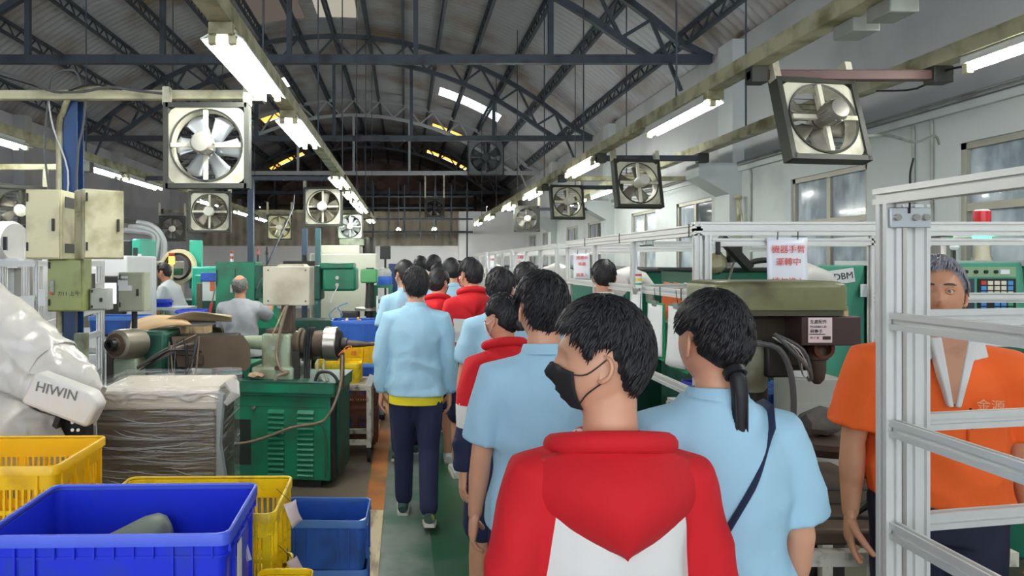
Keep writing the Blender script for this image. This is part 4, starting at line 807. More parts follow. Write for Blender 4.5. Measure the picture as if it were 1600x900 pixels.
for y in (.15, .45, .8, 1.5): t.p('cable_tie', MB().tube([(-.022, y, 1.48), (-.022, y, 1.54)], .003, 5), black)
for y in (.05, 1.2, 2.1): t.p('cable_tie', MB().tube([(-.022, y, 1.81), (-.022, y, 1.88)], .003, 5), black)
fl = ['aluminium guard frame just beyond the long one, with white papers', 'third aluminium guard frame down the aisle past the white papers', 'farthest aluminium guard frame at the end of the right side row']
for k, (y0, y1) in enumerate(((6.7, 9.2), (9.6, 12.1), (12.5, 15.6))):
    t = T('machine_guard', fl[k], 'guard frame', (1.5, y0, 0), group='aluminium guard frames along the aisle'); L = y1 - y0
    for y in (0, L/3, 2*L/3, L): alf(t, (0, y, 0), (0, y, 1.82), .04, .04, 'post')
    for y in (0, L): alf(t, (1.7, y, 0), (1.7, y, 1.82), .04, .04, 'post'); alf(t, (0, y, 1.84), (1.7, y, 1.84), .04); alf(t, (0, y, 1.5), (1.7, y, 1.5), .04)
    for z in (1.84, 1.5, 1.0): alf(t, (0, 0, z), (0, L, z), .04, .05)
    alf(t, (1.7, 0, 1.84), (1.7, L, 1.84), .04, .05)
# signs
def sign(label, c, w_, h_, lines, rz=0, size=.05, third=None):
    t = T('hanging_sign', label, 'sign', c, rz)
    t.p('sleeve', MB().grid(lambda u, v: Vector(((u-.5)*w_, .004*math.sin(6*v) + .003*math.cos(5*u), -v*h_)), 8, 8), M('plastic_sleeve_paper', '#e3e5ec', .25, 0, .02, coat=.4)).modifiers.new('s', 'SOLIDIFY').thickness = .0015
    for k, (s, z) in enumerate(lines): text('red_lettering', s, size, red_ink, (0, -.009, z), (R(90), 0, 0), t.o)
    for s in (-.25, .25): t.p('cable_tie', MB().tube([(s*w_, -.002, -.01), (s*w_, -.004, .03)], .0025, 5), black)
    return t
sign('white sign with red Chinese lettering hung from the guard frame', (wx(1234, 3.44), 3.46, wz(371, 3.44)), .205, .27, [('機器手臂', -.062), ('運轉中', -.125), ('請勿進入', -.225)], 0, .043)
sign('white sign with red Chinese lettering beside the black haired orange worker', (wx(909, 6.23), 6.23, 1.765), .15, .25, [('運轉中', -.045), ('機器', -.1), ('請進入', -.2)], 0, .036)
sign('white sign with red lettering in the third guard frame', (wx(811, 9.56), 9.56, 1.80), .17, .19, [('運轉', -.05), ('中', -.12)], 0, .06)
sign('pale notice hanging on the farthest guard frame', (wx(768, 12.46), 12.46, 1.80), .19, .25, [('運轉', -.07)], 0, .05)
# clipboards on the aisle side
gclip = M('green_clipboard', '#1f9d63', .4)
for k, (y0, y1, z1, z0, lbl) in enumerate(((4.12, 3.87, 1.445, 1.12, 'green clipboard with curling white papers on the guard frame, left'), (3.80, 3.55, 1.45, 1.1, 'green clipboard with white papers half hidden by the ponytailed girl'), (4.42, 4.24, 1.5, 1.34, 'small white clipboard higher up on the guard frame'))):
    t = T('clipboard', lbl, 'clipboard', (1.47, (y0+y1)/2, z0)); L = (y0 - y1)/2; h = z1 - z0
    t.p('board', MB().bx(0, .006, -L, L, 0, h), gclip if k < 2 else white_p)
    t.p('papers', MB().grid(lambda u, v: Vector((-.006 - .03*(1-v)*(1-v)*math.sin(math.pi*u*.8), -L*.92 + 1.84*L*u, .02 + (h-.03)*v)), 8, 8), paper).modifiers.new('s', 'SOLIDIFY').thickness = .003
    t.p('clip', MB().bx(-.014, .008, -.03, .03, h - .02, h + .012), steel, bevel=.002)
    t.p('wire', MB().tube([(0, 0, h + .01), (-.01, 0, 1.53 - z0)], .002, 5), cable_b)
# shelf with bins behind the girl
t = T('bin_shelf', 'aluminium shelf holding blue bins behind the students', 'shelf', (1.72, 3.75, 0))
t.p('shelf_board', MB().bx(-.2, .5, -.2, .2, .88, .9), alu)
for x in (-.19, .49):
    for y in (-.19, .19): alf(t, (x, y, 0), (x, y, .88), .03, .03, 'leg')
crate('navy bin on the aluminium shelf between two students', (1.67, 3.72, .9), (.2, .3, .12), M('deep_blue_bin', '#2b2a9c', .4), R(8), ribs=6)
crate('mid blue bin with parts beside the ponytailed girl', (1.88, 3.74, .9), (.26, .3, .12), blue_d, R(-4), ribs=6)
crate('small blue bin showing to the right of the ponytailed girl', (2.12, 3.7, .9), (.17, .25, .12), blue_d, 0, ribs=6)
# tapping machine with the olive head
t = T('tapping_machine', 'olive headed tapping machine with a labelled brown box', 'machine tool', (1.66, 3.0, 0))
def hd(s, z): return [(x*s - .06, y*s + .05, z) for x, y in rrect(.285, .19, .07, 6)]
t.p('head_cover', MB().loft([hd(1, 1.49), hd(1, 1.57), hd(.985, 1.585), hd(.93, 1.595), hd(.91, 1.597), hd(.85, 1.60)]), olive)
t.p('head_rim', MB().loft([hd(1.015, 1.48), hd(1.015, 1.493)]), olive); t.p('head_base', MB().loft([hd(.97, 1.455), hd(.97, 1.48)]), M('dark_olive', '#4a4d36', .45, 0, .15, 5))
t.p('column', MB().cyl((-.06, .12, .72), (-.06, .12, 1.47), .055, n=20), dsteel); t.p('arm', MB().bx(-.2, .17, .0, .16, 1.2, 1.46), M('dark_oily_casting', '#3a3428', .5, .1, .2, 6), bevel=.03)
bxp = t.p('brown_box', MB().bx(.01, .26, -.13, .03, 1.33, 1.452), M('brown_enamel', '#473331', .5, 0, .1), bevel=.004)
lp = t.p('paper_label', MB().bx(.035, .135, -.134, -.131, 1.343, 1.448), pinkp, bxp)
for k, (s, z, sz) in enumerate((('生產配件', 1.43, .018), ('M16X8X1.25', 1.41, .013), ('林專手', 1.39, .018), ('① 1 ★', 1.363, .013))): text('label_print', s, sz, black_ink, (.041, -.1355, z), (R(90), 0, 0), t.o, None, 'LEFT')
t.p('label_rule', MB().bx(.038, .105, -.1355, -.134, 1.377, 1.38), black_ink, lp); t.p('label_block', MB().bx(.095, .128, -.1355, -.134, 1.356, 1.37), rusty, lp)
t.p('terminal_block', MB().box((.2, -.1, 1.465), (.03, .03, .025)), wood); t.p('terminal_plug', MB().box((.16, -.1, 1.464), (.04, .03, .022)), dsteel, bevel=.005)
t.p('spindle', MB().lathe([(0, .03), (.02, .04), (.07, .045), (.075, .035), (.12, .035), (.16, .028), (.18, .012)], (.14, -.02, 1.33), (0, 0, -1), 20), rusty); t.p('spindle_ring', MB().lathe([(0, .03), (0, .045), (.03, .045), (.03, .03)], (.14, -.045, 1.31), (0, -1, 0), 20, cap=False), M('rust_red', '#6f3a2a', .6))
t.p('motor', MB().lathe([(0, .07), (.02, .085), (.2, .085), (.22, .06)], (-.16, .0, 1.12), (0, 0, 1), 20), green_g); t.p('motor_bracket', MB().bx(-.12, -.02, -.1, .0, 1.19, 1.33), dsteel, bevel=.01)
for k in range(7):
    q = random.Random(k + 90); t.p('wire', MB().tube([(-.1 + .03*q.random(), -.1, 1.36 + .02*q.random()), (-.04 + .05*q.random(), -.14, 1.28 + .06*q.random()), (.0 + .04*q.random(), -.15, 1.2 + .03*q.random()), (.03, -.14, 1.19)], .0025 + .006*(k > 4), 6), M('pale_wire', '#b8b5aa', .5) if k < 4 else cable_g)
t.p('hose', MB().tube([(-.2, -.12, 1.34), (-.1, -.15, 1.32), (-.05, -.16, 1.2), (-.04, -.15, 1.0), (-.06, -.1, .8)], .012, 8), cable_g)
t.p('rotary_table', MB().lathe([(0, .2), (.03, .21), (.05, .2), (.055, 0)], (.1, -.1, .9), (0, 0, 1), 36), rusty); t.p('table_support', MB().cyl((.0, .05, .72), (.08, -.05, .9), .06, n=16), dsteel)
t.p('base', MB().bx(-.35, .4, -.55, .3, .66, .72), rusty, bevel=.015)
for k in range(3): t.p('base_slot', MB().bx(-.2, .38, -.45 + k*.16, -.43 + k*.16, .719, .723), black)
t = T('machine_stand', 'cream angle iron stand under the tapping machine', 'stand', (1.66, 3.0, 0))
for y in (-.58, .28): t.p('top_rail', MB().bx(-.45, .5, y - .02, y + .02, .61, .66), chip)
for x in (-.43, .36):
    for y in (-.58, .28): t.p('leg', MB().bx(x - .025, x + .025, y - .02, y + .02, 0, .61), chip)
for x in (-.43, .48): t.p('side_rail', MB().bx(x - .02, x + .02, -.56, .26, .61, .66), chip)
t.p('shelf', MB().bx(-.42, .46, -.5, .25, .15, .17), grey_p)
solo('oily_rag', crumple(MB().lathe([(-.11, .01), (-.08, .05), (0, .06), (.07, .05), (.1, .01)], (1.74, 2.86, 1.0), (1, .2, 0), 14), .025, 14), M('grey_rag', '#6a6762', .7, 0, .4, 30), 'grey oily rag lying on the round machine table', 'rag')
solo('claw_tool', MB().tube([(1.72, 2.6, .725), (1.78, 2.58, .79), (1.86, 2.56, .81), (1.9, 2.56, .78)], [.01, .02, .02, .008], 8), black, 'black clamp tool lying on the machine base', 'tool')
gcx = T('gauge_cabinet', 'pale grey cabinet behind the tapping machine', 'cabinet', (wx(1274, 3.33), 3.31, 0)); 
gcx.p('body', MB().bx(-.13, .13, 0, .16, .66, wz(598, 3.2)), M('pale_grey_enamel', '#b0b1a8', .5), bevel=.006); gcx.p('drawer', MB().bx(-.12, .07, -.008, 0, .9, 1.0), MATS['pale_grey_enamel'], bevel=.003); gcx.p('legs', MB().bx(-.13, .13, .0, .16, 0, .66), dsteel); gcx.p('white_unit', MB().bx(-.12, .02, .02, .14, wz(598, 3.2), wz(565, 3.2)), white_p, bevel=.006)
# green machines inside the frames
def gmach(label, x0, x1, y0, y1, h, panels=True):
    t = T('guarded_machine', label, 'machine tool', ((x0+x1)/2, y0, 0), group='green machines behind the guard frames'); w = (x1-x0)/2; d = y1-y0
    t.p('base', MB().bx(-w, w, 0, d, 0, h*.55), green_d, bevel=.015); t.p('upper_body', MB().bx(-w, w, .03, d, h*.55, h), M('deep_green_enamel', '#1f6b53', .35, 0, .1, 3), bevel=.015)
    t.p('top_plate', MB().bx(-w - .02, w + .02, 0, d, h, h + .02), dsteel)
    t.p('end_panel', MB().bx(-w - .012, -w, .1, d*.8, h*.6, h*.93), M('teal_panel', '#2f8f79', .35)); t.p('front_door', MB().bx(-w*.7, w*.5, -.012, .03, h*.6, h*.93), MATS['deep_green_enamel'], bevel=.008)
    t.p('door_pull', MB().bx(w*.3, w*.36, -.035, -.012, h*.7, h*.82), dsteel, bevel=.004); return t
gm = gmach('dark green machine right behind the red lettered hanging sign', 2.1, 3.0, 4.7, 5.6, 1.62)
gm.p('feed_arm', MB().bar((-.42, -.1, 1.85), (-.2, -.05, 1.64), .05), dsteel); gm.p('feed_motor', MB().lathe([(0, .05), (.14, .05), (.15, .03)], (-.28, .0, 1.68), (0, 0, 1), 16), dsteel); gm.p('lever', MB().cyl((-.33, -.1, 1.68), (-.45, -.2, 1.46), .008, n=8), steel); gm.p('lever_grip', MB().cyl((-.45, -.2, 1.46), (-.49, -.22, 1.38), .022, n=10), M('blue_enamel', '#2a55b0', .4)); gm.p('hose', MB().tube([(-.2, .05, 1.65), (-.1, .05, 1.69), (.05, .05, 1.69), (.12, .05, 1.64)], .02, 8), cable_b); gm.p('valve_cluster', crumple(MB().lathe([(0, .03), (.04, .06), (.1, .06), (.14, .03)], (-.4, .0, 1.6), (0, 0, 1), 12), .02, 20), cream_d)
g2 = gmach('teal green machine seen through the long guard frame', 1.95, 3.1, 5.95, 7.0, 1.6)
for k in range(3): solo('file_binder', MB().box((1.93 + .035*k, 5.0 - .1*k, 1.4), (.012, .12, .26), R(20), 0, R(8)), M('orange_plastic', '#e0703a', .5) if k < 2 else white_p, ['orange binder leaning nearest the frame post', 'orange binder leaning second behind the guard frame', 'white binder leaning beside the orange binders'][k], 'binder')
solo('binder_ledge', MB().bx(1.8, 2.05, 4.72, 5.15, 1.24, 1.265).bx(1.9, 1.94, 4.9, 4.94, 0, 1.24), green_d, 'green ledge that carries the leaning binders', 'ledge')
gmach('green machine body in the guard frame with white papers', 2.1, 3.2, 7.3, 9.2, 1.6); gmach('green machine body in the third guard frame', 2.1, 3.2, 9.7, 12.0, 1.6); gmach('green machine body in the farthest guard frame', 2.1, 3.2, 12.6, 15.2, 1.6)
def robot(label, loc, rz=0, s=1.):
    t = T('white_robot', label, 'robot arm', loc, rz, group='white robot arms behind the guard frames'); rw = M('robot_cover_white', '#dcd8d2', .4)
    t.p('pedestal', MB().lathe([(0, .12), (.03, .12), (.04, .09), (.95*s, .085)], (0, 0, 0), (0, 0, 1), 20), grey_p)
    t.p('shoulder', MB().lathe([(-.1, .05), (-.09, .09), (.09, .09), (.1, .05)], (0, 0, 1.02*s), (0, 1, 0), 20), rw)
    t.p('upper_arm', MB().tube([(0, 0, 1.02*s), (-.03, 0, 1.25*s), (-.02, 0, 1.5*s)], [.08, .075, .07], 16), rw)
    t.p('elbow', MB().lathe([(-.09, .05), (-.08, .1), (.08, .1), (.09, .05)], (-.02, 0, 1.52*s), (0, 1, 0), 20), rw)
    t.p('forearm', MB().tube([(-.02, 0, 1.55*s), (.1, 0, 1.6*s), (.2, 0, 1.57*s), (.26, 0, 1.5*s)], [.085, .08, .065, .05], 16), rw)
    t.p('wrist', MB().cyl((.26, 0, 1.5*s), (.27, 0, 1.38*s), .035, n=12), grey_p); return t
robot('white robot arm behind the red lettered hanging sign', (2.38, 4.2, 0))
robot('white robot arm in the guard frame with white papers', (1.85, 7.9, 0), R(170)); robot('white robot arm in the third guard frame', (1.76, 10.6, 0), R(15)); robot('white robot arm in the farthest guard frame', (1.85, 13.6, 0), R(150))
robot('white robot arm beside the teal machine in the long frame', (1.78, 5.72, 0), R(-8), .98)
t = T('striped_bottle', 'white bottle with red, yellow and green bands on frame shelf', 'bottle', (wx(1002, 4.2), 4.25, 1.52))
for k, (m, a, b) in enumerate(((white_p, 0, .02), (M('band_green', '#3f9f5f', .5), .02, .032), (white_p, .032, .045), (M('band_yellow', '#e0c030', .5), .045, .06), (white_p, .06, .075), (M('red_plastic', '#b8423a', .4), .075, .088), (white_p, .088, .105))): t.p('band', MB().cyl((0, 0, a), (0, 0, b), .02, n=16), m)
# control panel machine at right
t = T('control_machine', 'green machine with keypad control panel behind the man in orange', 'machine tool', (3.35, 3.8, 0))
t.p('body', MB().bx(-.42, .75, .05, .8, 0, 1.66), MATS['deep_green_enamel'], bevel=.02); t.p('deck', MB().bx(-.44, .75, .0, .82, 1.66, 1.69), MATS['bracket_zinc'])
pn = t.p('panel_housing', MB().prism([(-.42, 1.38), (.1, 1.38), (.07, 1.68), (-.42, 1.68)], -.02, .05), M('light_machine_green', '#4f9a80', .4, 0, .08), bevel=.008)
t.p('button_strip', MB().bx(-.41, .03, -.026, -.02, 1.60, 1.655), M('sage_plate', '#8aa583', .45), pn)
for k in range(6): t.p('push_button', MB().cyl((-.36 + .055*k, -.036, 1.628), (-.36 + .055*k, -.026, 1.628), .01, n=12), dsteel, pn)
t.p('meter', MB().bx(-.06, -.01, -.032, -.026, 1.615, 1.64), white_p, pn)
t.p('screen', MB().bx(-.4, -.2, -.026, -.02, 1.4, 1.59), M('dark_screen', '#39404a', .2, 0, .2, 8), pn); t.p('keypad', MB().bx(-.18, .03, -.026, -.02, 1.39, 1.59), dsteel, pn)
kd = {'w': M('key_cream', '#d9d3bd', .5), 'b': M('key_blue', '#4a8fd0', .5), 'r': M('red_plastic', '#b8423a', .4), 'g': M('key_green', '#3f9f6f', .5)}
for r_i, row in enumerate(('rwwwb', 'bwwwb', 'bwwww', ' wwwb', 'b bbg', 'b bbg')):
    for c_i, ch in enumerate(row):
        if ch != ' ': t.p('key', MB().bx(-.165 + .037*c_i, -.137 + .037*c_i, -.03, -.026, 1.556 - .029*r_i, 1.578 - .029*r_i), kd[ch], pn)
t.p('yellow_tag', MB().bx(.3, .36, .03, .05, 1.4, 1.48), M('band_yellow', '#e0c030', .5))
t = T('signal_tower', 'red and green signal tower with green lamp lit at right', 'signal tower', (wx(1534, 4.0), 4.0, 1.69))
t.p('stem', MB().lathe([(0, .05), (.02, .05), (.02, .042), (.11, .042)], (0, 0, 0), (0, 0, 1), 20), M('tower_cream', '#c9c0aa', .5)); t.p('green_lens', MB().cyl((0, 0, .11), (0, 0, .165), .043, n=20), M('green_lamp', '#35ffa8', .3, 0, 0, emit=5.)); t.p('clear_lens', MB().cyl((0, 0, .165), (0, 0, .225), .041, n=20), M('amber_lens', '#9a8060', .3)); t.p('red_lens', MB().cyl((0, 0, .225), (0, 0, .29), .043, n=20), M('red_lens', '#c01f28', .25)); t.p('cap', MB().lathe([(.29, .043), (.3, .03), (.3, 0)], (0, 0, 0), (0, 0, 1), 20), white_p)
t = T('metal_pail', 'ribbed metal pail with lid standing on the green machine', 'pail', (wx(1472, 4.1), 4.1, 1.69))
t.p('pail_body', MB().loft([[((r + .004*(i % 2))*math.cos(2*math.pi*i/24), (r + .004*(i % 2))*math.sin(2*math.pi*i/24), z) for i in range(24)] for r, z in ((.045, .02), (.05, .14))]), steel); t.p('lid', MB().lathe([(.14, .054), (.147, .052), (.15, 0)], (0, 0, 0), (0, 0, 1), 20), dsteel); t.p('knob', MB().cyl((0, 0, .15), (0, 0, .17), .006, n=8), black); t.p('foot', MB().cyl((0, 0, 0), (0, 0, .02), .04, n=14), dsteel)
t = T('indicator_ball', 'small white knob light beside the ribbed metal pail', 'indicator', (wx(1491, 4.0), 4.0, 1.69)); t.p('stem', MB().cyl((0, 0, 0), (0, 0, .06), .008, n=8), dsteel); t.p('ball', MB().lathe([(0, .005), (.006, .018), (.02, .024), (.034, .018), (.04, .004)], (0, 0, .06), (0, 0, 1), 14), white_p)
t = T('machine_nameplate', 'white nameplate reading DBM on the green machine', 'nameplate', W(1315, 432, 4.3)); t.p('plate', MB().box((0, 0, 0), (.16, .004, .09), 0, 0, 0, R(-8)), white_p); text('lettering', 'DBM', .06, black_ink, (.01, -.004, 0), (R(90), R(-8), 0), t.o); t.p('back_box', MB().bx(-.12, .15, .004, .25, -1.6, .07), MATS['light_machine_green'], bevel=.01); 
solo('notice_slip', MB().box(W(1352, 454, 4.25), (.06, .003, .08)), paper, 'small white notice stuck on the green machine side', 'paper')
# wall fittings
t = T('wall_bracket', 'beige pole bracket mounted on the window wall', 'bracket', (XR - .1, 8.55, 2.3)); t.p('pole', MB().cyl((0, 0, -.4), (.0, .05, .18), .022, n=10), cream_d); t.p('head', MB().lathe([(0, .02), (.03, .05), (.06, .04)], (0, .05, .16), (0, 0, 1), 12), cream_d); t.p('strap', MB().tube([(0, 0, -.4), (-.03, -.12, -.1), (0, .03, .15)], .01, 6), cream_d)
solo('wall_socket', MB().bx(XR - .05, XR, 7.95, 8.1, 2.02, 2.12), cream_d, 'beige socket box on the window wall', 'socket', bevel=.006)
for k, (a, b, c) in enumerate(((3.3, 2.88, 'thin cable hanging down the window wall by the big window'), (5.75, 2.86, 'grey conduit dropping down the wall between the first windows'), (8.45, 2.86, 'grey conduit dropping beside the wall pilaster'))):
    t = T('wall_conduit', c, 'conduit', (XR - .015, a if k else 5.55, 1.0)); t.p('pipe', MB().cyl((0, 0, 0), (0, 0, b - 1.0 - .06), .012, n=8), grey_p); t.p('elbow', MB().tube([(0, 0, b - 1.06), (0, .02, b - 1.02), (0, .1, b - 1.0)], .012, 8), grey_p)
t = T('wall_conduit', 'long conduit run along the ledge above the windows', 'conduit', (XR - .06, 2, 2.92))
for k in range(2): t.p('pipe', MB().cyl((0, 0, .03*k), (0, 12, .03*k), .01, n=8), grey_p)
t = T('lamp_cable', 'loose black cable looping from the tray to the window wall', 'cable', (3.3, 4.5, 2.8)); t.p('strand', MB().tube([(3.25, 4.7, 2.86), (3.3, 4.4, 2.8), (3.27, 4.1, 2.84), (3.29, 3.8, 2.79), (3.26, 3.4, 2.85)], .007, 6), cable_b, world=True); t.p('strand', MB().tube([W(1345, 213, 4.3), W(1390, 212, 4.6), W(1430, 222, 4.9), W(1460, 212, 5.1), W(1467, 225, 5.2)], .01, 6), grey_p, world=True)
# pipe rack and loose lines in the far part of the hall
t = T('pipe_rack', 'dark grid of pipes standing before the far gable', 'pipe rack', (-.2, 24.0, 0))
for k in range(9): t.p('upright', MB().cyl((-2.0 + .55*k, 0, 0 if k in (0, 8) else 2.5), (-2.0 + .55*k, 0, 4.3 + .1*(k % 3)), .03, n=6), dkst)
for z in (2.75, 3.2, 3.6, 4.0): t.p('cross_pipe', MB().cyl((-2.2, 0, z), (2.6, 0, z), .035, n=6), dkst)
t = T('stay_rod', 'thin dark rod slanting up beside the yellowish fan', 'rod', W(400, 452, 7.6)); a = W(400, 452, 7.6); b = W(458, 325, 9.6)
t.p('rod', MB().cyl(a, b, .012, n=6), dkst, world=True); t.p('hook', MB().cyl(b, b + Vector((0, .1, .2)), .008, n=6), dkst, world=True)
t = T('air_duct', 'grey flexible air pipes along the far left wall', 'duct', W(225, 390, 11))
for k in range(3): t.p('pipe', MB().tube([W(190 + 12*k, 360 - 6*k, 11), W(215 + 10*k, 362 - 5*k, 11), W(240 + 6*k, 368, 11), W(232 + 12*k, 395, 11), W(220 + 10*k, 470, 11)], .05, 8), M('duct_grey', '#8f9294', .5), world=True)
for k in range(2):
    t = T('rack_post', ['red tipped thin post left of the beige control box', 'black tipped thin post left of the beige control box'][k], 'post', (wx(403 + 14*k, 9.2), 9.2, 0)); t.p('shaft', MB().cyl((0, 0, 0), (0, 0, wz(390, 9.2)), .015, n=8), dkst); t.p('tip', MB().cyl((0, 0, wz(398, 9.2)), (0, 0, wz(385, 9.2)), .022, .008, n=8), dsteel if k else M('red_plastic', '#b8423a', .4))
# ================================================================ people
skin_m = M('skin', '#d79f80', .5, 0, .05, 20, sss=.12); skin_t = M('tanned_skin', '#c48d6c', .5, 0, .08, 18, '#a8704f', .2, 9, sss=.1)
hair_m = M('black_hair', '#1d1b1e', .58, 0, .3, 60); hair_g = M('grey_hair', '#85838a', .5, 0, .6, 90); hair_s = M('short_grey_hair', '#6b6a68', .6, 0, .3, 60)
ltblue = M('light_blue_cotton', '#a3cbe0', .85, 0, .04, 9, bump=.4, bscale=15); redc = M('red_fleece', '#cf1420', .85, 0, .06, 8, bump=.4, bscale=13); whitec = M('white_cotton', '#dedbd7', .85, 0, .03, 8, bump=.35, bscale=13)
navy = M('navy_cloth', '#222848', .85, 0, .08, 8, bump=.1, bscale=300); orangec = M('orange_cotton', '#f2641c', .8, 0, .05, 8, bump=.4, bscale=14); greyc = M('grey_cotton', '#a6a9ae', .85, 0, .05, 8, bump=.4, bscale=14)
yellowt = M('yellow_cotton', '#ecd92a', .85, 0, .05); dkb = M('dark_trousers', '#1c2136', .85, 0, .1, 8, bump=.1, bscale=300); cuffc = M('ribbed_blue_cuff', '#7fa6bf', .85, 0, .1)
maskk = M('black_mask', '#202022', .7, 0, .1); maskw = M('white_mask', '#e9eaec', .7, 0, .03); sole_m = M('pale_sole', '#d6cfc2', .7); shoe_m = M('dark_green_shoe', '#2c4a46', .7, 0, .2, 20, '#b9c23a', .25, 14); shoe_w = M('white_shoe', '#d9d8d6', .6)
def gs(x, s): return math.exp(-(x/s)**2)
def headpt(th, ph, off=0.):
    """skull and face; th from the crown, ph round the head with 0 at the face (+y)"""
    z = math.cos(th); r = math.sin(th); x = r*math.sin(ph); y = r*math.cos(ph)
    X = .076*x; Y = .096*y; Z = .118*z
    if z < 0:
        t = -z; X *= 1 - .26*t*t
        if y < 0: Y *= 1 - .42*t
        else: Y += .010*t*y
    if y > 0:
        fl = max(0, y)
        Y -= .010*fl*gs(X, .09)
        Y += .020*gs(X, .011)*gs(Z + .034, .016) + .012*gs(X, .009)*gs(Z + .012, .026)
        Y -= .010*(gs(X - .031, .016) + gs(X + .031, .016))*gs(Z - .004, .013)
        Y += .006*gs(Z - .026, .011)*gs(X, .05)
        Y += .007*gs(X, .020)*gs(Z + .066, .006) + .007*gs(X, .018)*gs(Z + .078, .006) - .006*gs(X, .03)*gs(Z + .0715, .003) + .006*gs(X, .02)*gs(Z + .104, .012)
    p = Vector((X, Y, Z))
    if off: p += Vector((x/.076, y/.096, z/.118)).normalized() * off
    return p
def hairline(ph, kind):
    a = abs((ph + math.pi) % (2*math.pi) - math.pi)/math.pi*180
    K = {'boy': ((0, .062), (45, .052), (66, .02), (74, -.012), (80, .012), (86, .027), (104, .027), (114, -.02), (132, -.062), (180, -.076)), 'girl': ((0, .07), (40, .05), (65, .0), (80, .012), (88, .025), (102, .02), (114, -.03), (150, -.058), (180, -.07)), 'old': ((0, .066), (35, .07), (58, .04), (75, .01), (90, .0), (100, -.012), (125, -.055), (180, -.07)), 'bald': ((0, .13), (60, .1), (75, .02), (90, -.005), (105, -.03), (180, -.07))}[kind]
    for (a0, z0), (a1, z1) in zip(K, K[1:]):
        if a <= a1: return z0 + (z1 - z0)*(a - a0)/(a1 - a0)
    return K[-1][1]
def ss(x): x = max(0, min(1, x)); return x*x*(3 - 2*x)
def hairpt(th, ph, kind, vol, seed):
    p = headpt(th, ph); m = ss((p.z - hairline(ph, kind))/.02)
    nn = noise.noise(p*34 + Vector((seed, 0, 0)))*.004 + noise.noise(p*90 + Vector((seed, 0, 0)))*.0025
    if kind == 'bald': m *= 1 - ss((p.z - .07)/.03)*.9
    return headpt(th, ph, -.007 + m*(vol*(.75 + .5*ss((p.z + .02)/.12)) + .007 + nn))
def remesh(mb, vox, it=4, fn=None):
    me = mb.mesh('tmp', []); o = bpy.data.objects.new('tmp', me); COL.objects.link(o)
    r = o.modifiers.new('r', 'REMESH'); r.mode = 'VOXEL'; r.voxel_size = vox; r.use_smooth_shade = True
    s = o.modifiers.new('s', 'SMOOTH'); s.factor = .5; s.iterations = it
    ev = o.evaluated_get(bpy.context.evaluated_depsgraph_get()); out = bpy.data.meshes.new_from_object(ev)
    bpy.data.objects.remove(o); bpy.data.meshes.remove(me)
    q = MB(); q.v = [v.co.copy() for v in out.vertices]; q.f = [list(p.vertices) for p in out.polygons]; q.m = [0]*len(q.f)
    bpy.data.meshes.remove(out); return q
def ell(c, rx, ry, n=24, tilt=0):                   # flattened-oval ring for torsos
    o = []
    for i in range(n):
        a = 2*math.pi*i/n; ca, sa = math.cos(a), math.sin(a); e = .86
        o.append(Vector((c[0] + rx*math.copysign(abs(ca)**e, ca), c[1] + ry*math.copysign(abs(sa)**e, sa), c[2])))
    return o
def cap_tube(mb, pts, rr, n=16):
    P = [Vector(p) for p in pts]; d0 = (P[0]-P[1]).normalized(); d1 = (P[-1]-P[-2]).normalized()
    mb.tube([P[0] + d0*rr[0]*.85, P[0] + d0*rr[0]*.5] + P + [P[-1] + d1*rr[-1]*.5, P[-1] + d1*rr[-1]*.85], [rr[0]*.45, rr[0]*.85] + list(rr) + [rr[-1]*.85, rr[-1]*.45], n); return mb
def hand(mb, wr, d, tdir, ndir, s, curl=.35, n=8):
    """palm, four unequal fingers with knuckle bends and a thumb from the side of the palm"""
    d = d.normalized(); t = (tdir - d*tdir.dot(d)).normalized(); nn = d.cross(t); nn = nn if nn.dot(ndir) > 0 else -nn
    def ring(c, a, b): return [c + t*a*math.cos(2*math.pi*i/12) + nn*b*math.sin(2*math.pi*i/12) for i in range(12)]
    mb.loft([ring(wr - d*.02*s, .026*s, .02*s), ring(wr + d*.015*s, .03*s, .018*s), ring(wr + d*.05*s, .039*s, .017*s), ring(wr + d*.085*s, .041*s, .014*s), ring(wr + d*.098*s, .034*s, .009*s)])
    for i, L in enumerate((.07, .078, .073, .056)):
        b = wr + d*(.088 - .006*(i == 3))*s + t*(.03 - .02*i)*s; a = curl*.5 + .06*i; P = [b - d*.02*s, b]; r0 = .0094 - .0008*(i == 3)
        for seg, k in ((.44, 1), (.32, 2.2), (.24, 3.1)):
            an = a*k; P.append(P[-1] + (d*math.cos(an) + nn*math.sin(an) - t*.02*(i-1.5)*0)*L*seg*s)
        cap_tube(mb, P, [r0*s, r0*s, r0*.98*s, r0*.9*s, r0*.75*s], n)
    b = wr + d*.028*s + t*.026*s; P = [b, b + (d*.7 + t*.6 + nn*.25)*.035*s, b + (d*.85 + t*.62 + nn*.45)*.062*s, b + (d*.95 + t*.55 + nn*.6)*.085*s]
    cap_tube(mb, P, [.015*s, .0125*s, .011*s, .009*s], n)
def armdir(sx, swing, out): return Vector((sx*math.sin(out), math.sin(swing)*math.cos(out), -math.cos(swing)*math.cos(out)))
